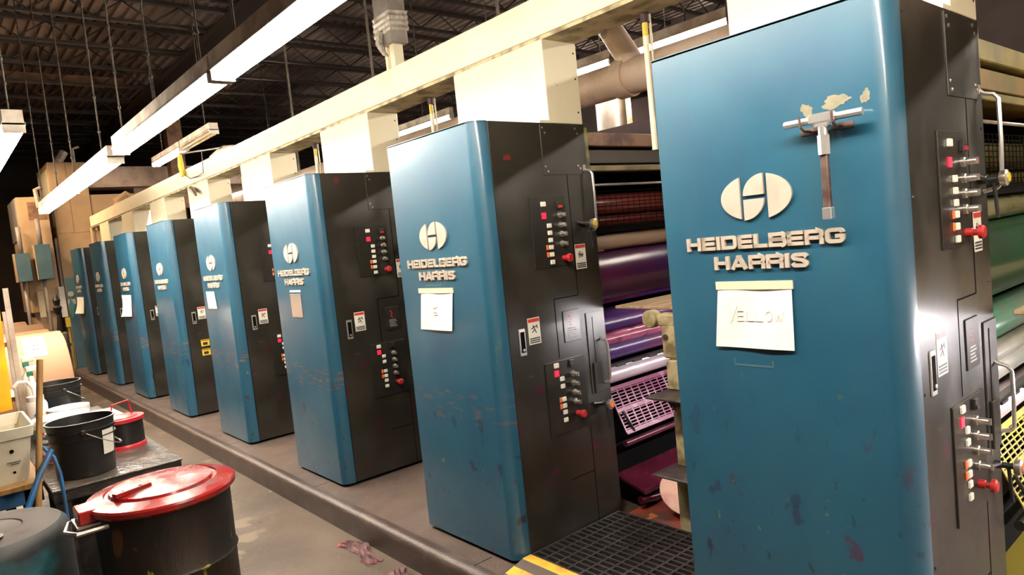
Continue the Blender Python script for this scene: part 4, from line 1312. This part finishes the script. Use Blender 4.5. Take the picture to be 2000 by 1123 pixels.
# ------------------------------------------------------------------ benches at left
TZ = 0.57
bt = empty('work_bench', (-1.33, 3.16, ZF), 'ink-blackened work bench carrying the buckets and the red can', 'bench')
m = MB(); m.box(-0.295, 0.29, 0.0, 2.35, TZ - ZF - 0.012, TZ - ZF, 0.003); m.build('bench_top', 'bench', bt)
m = MB(); m.box(-0.29, 0.283, 0.006, 2.34, TZ - ZF - 0.06, TZ - ZF - 0.012); m.build('apron', 'bench_edge', bt)
for lx in (-0.28, 0.22):
    for ly in (0.02, 2.25):
        MB().box(lx, lx + 0.06, ly, ly + 0.07, 0.0, TZ - ZF - 0.06).build('leg', 'bench_edge', bt)
MB().box(-0.22, 0.22, 0.05, 2.3, 0.12, 0.14).build('lower_shelf', 'bench_edge', bt)
MB().box(-0.285, 0.278, 0.30, 0.315, 0.0, TZ - ZF - 0.06).build('shade_panel', 'bench_edge', bt)  # dark sheet added where only shade lies under the bench
b2 = empty('side_bench', (-2.05, 3.2, ZF), 'low wooden bench at the left edge under the white plastic bin', 'bench')
m = MB(); m.box(-0.60, 0.425, 0.26, 2.4, TZ - ZF - 0.03, TZ - ZF, 0.004); m.build('bench_top', 'wood', b2)
MB().box(-0.60, 0.42, 0.30, 0.34, TZ - ZF - 0.11, TZ - ZF - 0.03).build('apron', 'blue_pipe', b2)
for lx in (-0.58, 0.34):
    for ly in (0.3, 2.3):
        MB().box(lx, lx + 0.06, ly, ly + 0.06, 0.0, TZ - ZF - 0.03).build('leg', 'bench_edge', b2)

def pail_prof(r0, r1, hgt):
    def R_(f): return r0 + (r1 - r0) * f
    p = [(0.0, 0.0), (r0 - 0.004, 0.0), (r0, 0.004)]
    p += [(R_(0.68), hgt * 0.68), (R_(0.68) + 0.007, hgt * 0.685), (R_(0.70) + 0.007, hgt * 0.70), (R_(0.70), hgt * 0.705)]
    p += [(R_(0.82), hgt * 0.82), (R_(0.82) + 0.009, hgt * 0.825), (R_(0.85) + 0.009, hgt * 0.85), (R_(0.85), hgt * 0.855)]
    p += [(R_(1) , hgt * 0.975), (R_(1) + 0.006, hgt * 0.98), (R_(1) + 0.006, hgt), (R_(1) - 0.003, hgt), (R_(.96) - 0.004, hgt * 0.96), (r0 - 0.006, 0.006), (0.0, 0.006)]
    return p
def pail(loc, r0, r1, hgt, m_, label, handle=None, lid=None):
    p = empty('bucket', loc, label, 'bucket')
    MB().lathe(pail_prof(r0, r1, hgt), (0, 0, 0), 48).build('bucket_body', m_, p)
    if handle is not None:
        a0 = handle
        hp = []
        rr = r1 + 0.010
        for k in range(15):
            t = PI * k / 14
            # bail lying against the side
            a = a0 + t
            hp.append((rr * math.cos(a) * (1.0 + 0.05 * math.sin(t)), rr * math.sin(a) * (1.0 + 0.05 * math.sin(t)), hgt * 0.84 - 0.115 * math.sin(t)))
        MB().tube(hp, 0.0028, 6).build('bail', 'steel', p)
        MB().tube([hp[6], hp[7], hp[8]], 0.006, 8).build('grip', 'black_plastic', p)
        for q in (hp[0], hp[-1]):
            MB().box(q[0] - 0.012, q[0] + 0.012, q[1] - 0.012, q[1] + 0.012, q[2] - 0.012, q[2] + 0.012, 0.004).build('bail_ear', m_, p)
    if lid:
        MB().lathe([(0.0, hgt + 0.004), (r1 - 0.012, hgt + 0.004), (r1 - 0.010, hgt + 0.010), (r1 + 0.012, hgt + 0.010), (r1 + 0.012, hgt - 0.016), (r1 + 0.006, hgt - 0.016)], (0, 0, 0), 48).build('lid', lid, p)
    return p
bk = pail((-1.443, 3.39, TZ), 0.132, 0.152, 0.282, 'black_pail', 'large open black bucket at the front of the ink-blackened bench', handle=math.radians(-95))
m = MB()
rings = []
for k in range(6):
    a = math.radians(-62 + k * 6)
    rr = 0.152
    rings.append([(rr * math.cos(a) * f, rr * math.sin(a) * f, z) for f, z in ((0.948, 0.098), (0.978, 0.165), (1.0, 0.222))])
m.rings(rings, close=False, smooth=True); m.build('bucket_label', 'label_white', bk)
pail((-1.335, 5.25 - 0.12, TZ), 0.128, 0.150, 0.285, 'black_pail', 'black bucket farther back, in front of the labelled paper roll', handle=math.radians(-80))
pa = pail((-1.468, 3.86, TZ), 0.115, 0.128, 0.235, 'white_plastic', 'white lidded pail with red and blue bands behind the large black bucket', lid='white_plastic')
for z0, z1, mn in ((0.165, 0.18, 'label_red'), (0.140, 0.155, 'blue_pipe'), (0.105, 0.12, 'blue_pipe'), (0.085, 0.095, 'label_red'), (0.012, 0.05, 'label_red')):
    rr = lambda z: 0.1155 + 0.013 * z / 0.235 + 0.0012
    MB().lathe([(rr(z0) - 0.001, z0 - .0005), (rr(z0), z0), (rr(z1), z1), (rr(z1) - 0.001, z1 + .0005)], (0, 0, 0), 40).build('printed_band', mn, pa)
pail((-1.372, 4.36, TZ), 0.092, 0.105, 0.20, 'white_plastic', 'smaller plain white lidded pail behind the banded pail', lid='white_plastic')
# red and black safety can
rc = empty('safety_can', (-1.188, 3.80, TZ), 'small black can with red lid, red base ring and red handle on the bench', 'can')
MB().lathe([(0.0, 0.001), (0.108, 0.001), (0.110, 0.02), (0.110, 0.155), (0.0, 0.155)], (0, 0, 0), 40).build('can_body', 'black_pail', rc)
MB().lathe([(0.108, 0.0), (0.117, 0.0), (0.117, 0.012), (0.111, 0.022), (0.108, 0.022)], (0, 0, 0), 40).build('base_ring', 'red_fresh', rc)
MB().lathe([(0.0, 0.185), (0.03, 0.184), (0.085, 0.178), (0.090, 0.172), (0.121, 0.172), (0.121, 0.152), (0.112, 0.150)], (0, 0, 0), 48).build('lid', 'red_fresh', rc)
MB().tube([(-0.055, -0.02, 0.176), (-0.040, -0.015, 0.255), (0.05, 0.012, 0.262), (0.062, 0.015, 0.176)], 0.005, 6, smooth=False).build('handle', 'red_fresh', rc)
m = MB(); m.box(-0.10, 0.11, -0.2, 0.2, 0, 0.05, 0.004)
wb = m.build('flat_box', 'paper'); wb.location = (-1.14, 4.78, TZ); wb.rotation_euler = (0, 0, 0.05)
tag(wb, 'flat white crumpled box on the bench behind the red can', 'box')

# ------------------------------------------------------------------ big drum with red lid
dr = empty('waste_drum', (-1.345, 2.235, ZF), 'black ink-stained drum with a round red self-closing lid in the foreground', 'drum')
DH = 0.72 - ZF
MB().lathe([(0.0, 0.0), (0.232, 0.0), (0.236, 0.01), (0.240, 0.28), (0.248, 0.29), (0.240, 0.30), (0.243, 0.57), (0.251, 0.58), (0.243, 0.59), (0.246, DH - 0.05), (0.250, DH - 0.035), (0.0, DH - 0.035)], (0, 0, 0), 72).build('drum_body', 'drum', dr)
ld = MB()
ld.lathe([(0.262, DH - 0.042), (0.270, DH - 0.034), (0.271, DH - 0.018), (0.265, DH - 0.010), (0.235, DH - 0.004), (0.205, DH + 0.004), (0.200, DH - 0.002), (0.190, DH - 0.002), (0.184, DH + 0.010), (0.120, DH + 0.017), (0.0, DH + 0.022)], (0, 0, 0), 80)
lid = ld.build('lid', 'red_paint', dr)
# channel handle on the lid
m = MB(); m.box(-0.070, 0.070, -0.014, 0.014, 0, 0.018, 0.002)
hd = m.build('lid_handle', 'red_paint', lid); hd.location = (-0.115, -0.055, DH + 0.013); hd.rotation_euler = (0, 0, math.radians(18))
for dx in (-0.035, 0.03):
    MB().lathe([(0.006, 0.017), (0.006, 0.0185)], (hd.location.x + dx * 0.95, hd.location.y + dx * 0.31, DH + 0.013), 10).build('hole', 'groove', lid)
# hinge box and bail bracket at the left side of the lid
hx = MB(); hx.box(-0.300, -0.180, -0.065, 0.060, DH - 0.055, DH - 0.006, 0.004)
hb = hx.build('hinge_box', 'red_paint', dr)
hr = MB()
hr.tube([(-0.20, -0.11, DH - 0.068), (-0.315, -0.11, DH - 0.068), (-0.345, -0.05, DH - 0.068), (-0.32, 0.06, DH - 0.068), (-0.20, 0.06, DH - 0.068)], 0.009, 6, smooth=False)
hr.box(-0.31, -0.18, -0.075, 0.062, DH - 0.064, DH - 0.055)
hr.build('pedal_bracket', 'steel', dr)
m = MB()
for k, pts in enumerate((((0.10, 0.03), (0.14, 0.03), (0.12, 0.06)), ((0.10, 0.08), (0.14, 0.09)), ((0.07, 0.05), (0.08, 0.10), (0.10, 0.12)))):
    m.tube([(p[0], p[1], DH + 0.0155) for p in pts], 0.002, 4)
tag(m.build('scratch_marks', 'cardboard', lid), 'pale scratched marks')

# teal drum bottom left
td = empty('plastic_drum', (-1.915, 2.56, ZF), 'teal-stained dark plastic drum in the bottom left corner', 'drum')
TH = 0.64 - ZF
MB().lathe([(0.0, 0.0), (0.27, 0.0), (0.285, 0.02), (0.288, 0.3), (0.293, 0.32), (0.288, 0.34), (0.285, TH - 0.06), (0.275, TH - 0.025), (0.255, TH - 0.006)], (0, 0, 0), 72).build('drum_body', 'teal_drum', td)
MB().lathe([(0.256, TH - 0.007), (0.235, TH - 0.001), (0.13, TH - 0.001), (0.125, TH - 0.006), (0.118, TH - 0.001), (0.0, TH - 0.001)], (0, 0, 0), 72).build('drum_head', 'drum_top', td)
MB().lathe([(0.036, TH - 0.002), (0.040, TH + 0.010), (0.030, TH + 0.012), (0.026, TH + 0.004), (0.0, TH + 0.004)], (0.02, -0.15, 0), 24).build('bung', 'teal_drum', td)

# ------------------------------------------------------------------ things at the left edge
bi = empty('plastic_bin', (-2.005, 3.80, TZ), 'cloudy white plastic bin at the left edge on the low bench', 'bin')
def rrect(cx, cy, w_, d_, r_, z, n=4):
    out = []
    for sx, sy, a0 in ((1, -1, -90), (1, 1, 0), (-1, 1, 90), (-1, -1, 180)):
        for k in range(n + 1):
            a = math.radians(a0 + 90 * k / n)
            out.append((cx + sx * (w_ - r_) + r_ * math.cos(a), cy + sy * (d_ - r_) + r_ * math.sin(a), z))
    return out
m = MB()
m.rings([rrect(0, 0, 0.33, 0.25, 0.03, 0.0), rrect(0, 0, 0.362, 0.272, 0.03, 0.222), rrect(0, 0, 0.372, 0.282, 0.03, 0.226), rrect(0, 0, 0.382, 0.290, 0.03, 0.28),
         rrect(0, 0, 0.370, 0.278, 0.03, 0.28), rrect(0, 0, 0.350, 0.262, 0.03, 0.22), rrect(0, 0, 0.322, 0.242, 0.03, 0.006)], True, True)
m.build('bin_body', 'bin_plastic', bi)
m = MB()
for x_, z_, r_ in ((0.272, 0.165, 0.010), (0.272, 0.055, 0.007)):
    yy = -0.25 - 0.022 * z_ / 0.222
    m.lathe([(r_, 0.0), (r_, -0.0015)], (x_, yy, z_), 14, 'y')
m.build('drain_hole', 'groove', bi)
m = MB()
for j, (xa, xb) in enumerate(((0.245, 0.305), (0.262, 0.298))):
    m.box(xa, xb, -0.2675, -0.2645, 0.108 - 0.010 * j, 0.111 - 0.010 * j)
m.build('small_print', 'label_black', bi)
# stick and blue pipe
m = MB(); m.tube([(-1.80, 2.92, ZF), (-1.598, 3.12, 1.21)], 0.0135, 12)
tag(m.build('broom_stick', 'wood'), 'wooden stick leaning in front of the white plastic bin', 'stick')
m = MB(); m.tube([(-1.615, 3.02, 0.80), (-1.68, 2.98, 0.70), (-1.75, 2.94, 0.56), (-1.82, 2.9, 0.30), (-1.80, 2.88, -0.13)], 0.013, 12)
tag(m.build('blue_hose', 'blue_pipe'), 'blue hose hanging between the stick and the black bucket', 'hose')
m = MB(); m.tube([(-1.637, 3.14, 0.80), (-1.600, 3.13, 0.74), (-1.585, 3.12, 0.66), (-1.583, 3.12, 0.5), (-1.59, 3.11, -0.14)], 0.008, 10)
tag(m.build('blue_strap', 'blue_pipe'), 'narrow blue strap over the left front edge of the blackened bench', 'strap')
# rack: white upright, yellow vinyl, shelf things
rk = empty('storage_rack', (-1.735, 4.75, TZ), 'pale steel storage rack upright with shelves at the left edge', 'rack')
MB().box(0.150, 0.180, 0.0, 0.03, 0.0, 0.99).build('upright', 'rack_white', rk)
MB().box(0.128, 0.146, -0.03, 0.0, 0.0, 0.84).build('upright', 'rack_white', rk)
MB().box(-0.75, 0.15, 0.03, 0.45, 0.61, 0.64).build('shelf', 'wood', rk)
MB().box(-0.75, 0.15, 0.03, 0.45, 0.25, 0.28).build('shelf', 'wood', rk)
m = MB()
rows = []
for k in range(13):
    z_ = 1.42 - 0.053 * k
    d_ = 0.012 * math.sin(k * 1.3)
    x0 = -1.86 if k < 6 else -1.70 - 0.004 * k
    rows.append([(x0, 4.68 + d_, z_), (x0 * 0.6 - 1.62 * 0.4, 4.665 - d_, z_), (-1.618 - 0.001 * k, 4.69 + d_, z_)])
m.rings(rows, close=False, smooth=True)
m.rings([[(a, b + 0.004, c) for a, b, c in r] for r in rows], close=False, smooth=True)
tag(m.build('vinyl_sheet', 'yellow_sheet'), 'bright yellow vinyl sheet hanging on the storage rack', 'sheet')
for (x_, z_, w_, h_, mn, l_) in ((-1.78, 0.85, 0.09, 0.13, 'blue_pipe', 'dark blue packet on the lower rack shelf'), (-1.68, 0.85, 0.05, 0.20, 'green_plastic', 'green packet on the lower rack shelf'),
                                 (-1.66, 1.21, 0.03, 0.30, 'green_plastic', 'green stick standing at the top of the rack')):
    m = MB(); m.box(x_, x_ + w_, 4.80, 4.88, z_, z_ + h_, 0.004); tag(m.build('packet', mn), l_, 'packet')
# bottles on the side bench
def bottle(loc, label, trig=True, jug=False):
    b = empty('spray_bottle' if trig else 'plastic_jug', loc, label, 'bottle')
    if not jug:
        MB().lathe([(0, 0), (0.036, 0), (0.040, 0.01), (0.040, 0.14), (0.034, 0.175), (0.014, 0.20), (0.014, 0.225), (0, 0.225)], (0, 0, 0), 24).build('bottle_body', 'white_plastic', b)
        MB().box(-0.018, 0.018, -0.012, 0.012, 0.222, 0.248, 0.004).build('collar', 'green_plastic', b)
        m = MB(); m.box(-0.022, 0.050, -0.012, 0.012, 0.245, 0.275, 0.006); m.tube([(0.03, 0, 0.25), (0.045, 0, 0.225), (0.04, 0, 0.20)], 0.005, 6); m.build('trigger_head', 'white_plastic', b)
    else:
        MB().lathe([(0, 0), (0.056, 0), (0.060, 0.012), (0.060, 0.115), (0.050, 0.135), (0.044, 0.137), (0.046, 0.139), (0.046, 0.168), (0, 0.170)], (0, 0, 0), 28).build('jug_body', 'white_plastic', b)
        MB().tube([(0.0, 0, 0.165), (-0.004, 0, 0.22), (-0.03, 0, 0.265), (-0.075, 0, 0.27), (-0.10, 0, 0.245)], 0.011, 10).build('spout', 'white_plastic', b)
        for (dx, dz, mn) in ((0, 0.013, 'label_red'), (0.013, 0, 'label_yellow'), (-0.013, 0, 'blue_pipe'), (0, -0.013, 'label_white')):
            m = MB(); u, v = dx, 0.055 + dz; s_ = 0.012
            m.prism([(u - s_, v), (u, v - s_), (u + s_, v), (u, v + s_)], 'y', -0.0635, -0.055)
            m.build('hazard_square', mn, b)
    return b
bottle((-1.516, 4.66, TZ + 0.13), 'plastic_x', True)
bpy.data.objects['spray_bottle']['label'] = 'white spray bottle with green collar, lower of two beside the rack upright'
b_ = bottle((-1.516, 4.85, TZ + 0.13), 'white spray bottle with green collar, upper and farther of two beside the rack', True)
b_.scale = (1.0, 1.0, 1.45)
bpy.data.objects['spray_bottle'].scale = (1.0, 1.0, 1.25)
jg = bottle((-1.522, 4.49, TZ + 0.13), 'white wide-mouth jug with coloured hazard diamond and bent spout', False, True)
m = MB(); m.box(-1.55, -1.482, 4.42, 4.94, TZ, TZ + 0.13, 0.003)
tag(m.build('blue_carton', mat('sky_blue_print', (0.06, 0.33, 0.52), 0.45)), 'sky blue carton under the white jug', 'box')
m = MB(); m.tube([(-0.04, 0, 0.02), (0.0, 0.0, 0.045), (0.05, 0.01, 0.02)], [0.03, 0.045, 0.02], 8)
gl = m.build('glove', mat('purple_glove', (0.22, 0.08, 0.12), 0.5)); gl.location = (-1.62, 7.15, 1.0)
bpy.data.objects.remove(gl)

# ------------------------------------------------------------------ rags on the floor
def rag(loc, lx, ly, hgt, rz, seed, label):
    rnd = random.Random(seed)
    ph = [rnd.uniform(0, 6.28) for _ in range(8)]
    n, k_ = 34, 16
    g = []
    for i in range(n + 1):
        row = []
        for j in range(k_ + 1):
            u, v = i / n * 2 - 1, j / k_ * 2 - 1
            e = 1 + 0.18 * math.sin(5 * u + ph[0]) + 0.12 * math.sin(9 * u + ph[1])
            env = max(0.0, (1 - u * u)) ** 0.4 * max(0.0, (1 - v * v)) ** 0.45
            z = hgt * env * (0.55 + 0.28 * math.sin(11 * v + 3 * math.sin(4 * u + ph[2]) + ph[3]) + 0.22 * math.sin(17 * v + 5 * u + ph[4]))
            row.append((lx * u + 0.012 * math.sin(9 * v + ph[5]), ly * v * e + 0.02 * math.sin(4 * u + ph[6]), max(0.002, z + 0.003)))
        g.append(row)
    m = MB(); m.rings(g, close=False, smooth=True)
    m.rings([[(a, b, 0.0005) for a, b, c in r] for r in g], close=False)
    o = m.build('rag', 'rag')
    o.location = loc; o.rotation_euler = (0, 0, rz)
    tag(o, label, 'rag')
rag((-0.250, 2.84, ZF), 0.20, 0.045, 0.035, math.radians(88), 1, 'crumpled dark ink-stained rag on the floor against the kerb, farther of two')
rag((-0.262, 2.30, ZF), 0.17, 0.045, 0.045, math.radians(86), 5, 'crumpled reddish rag on the floor against the kerb at the bottom edge')
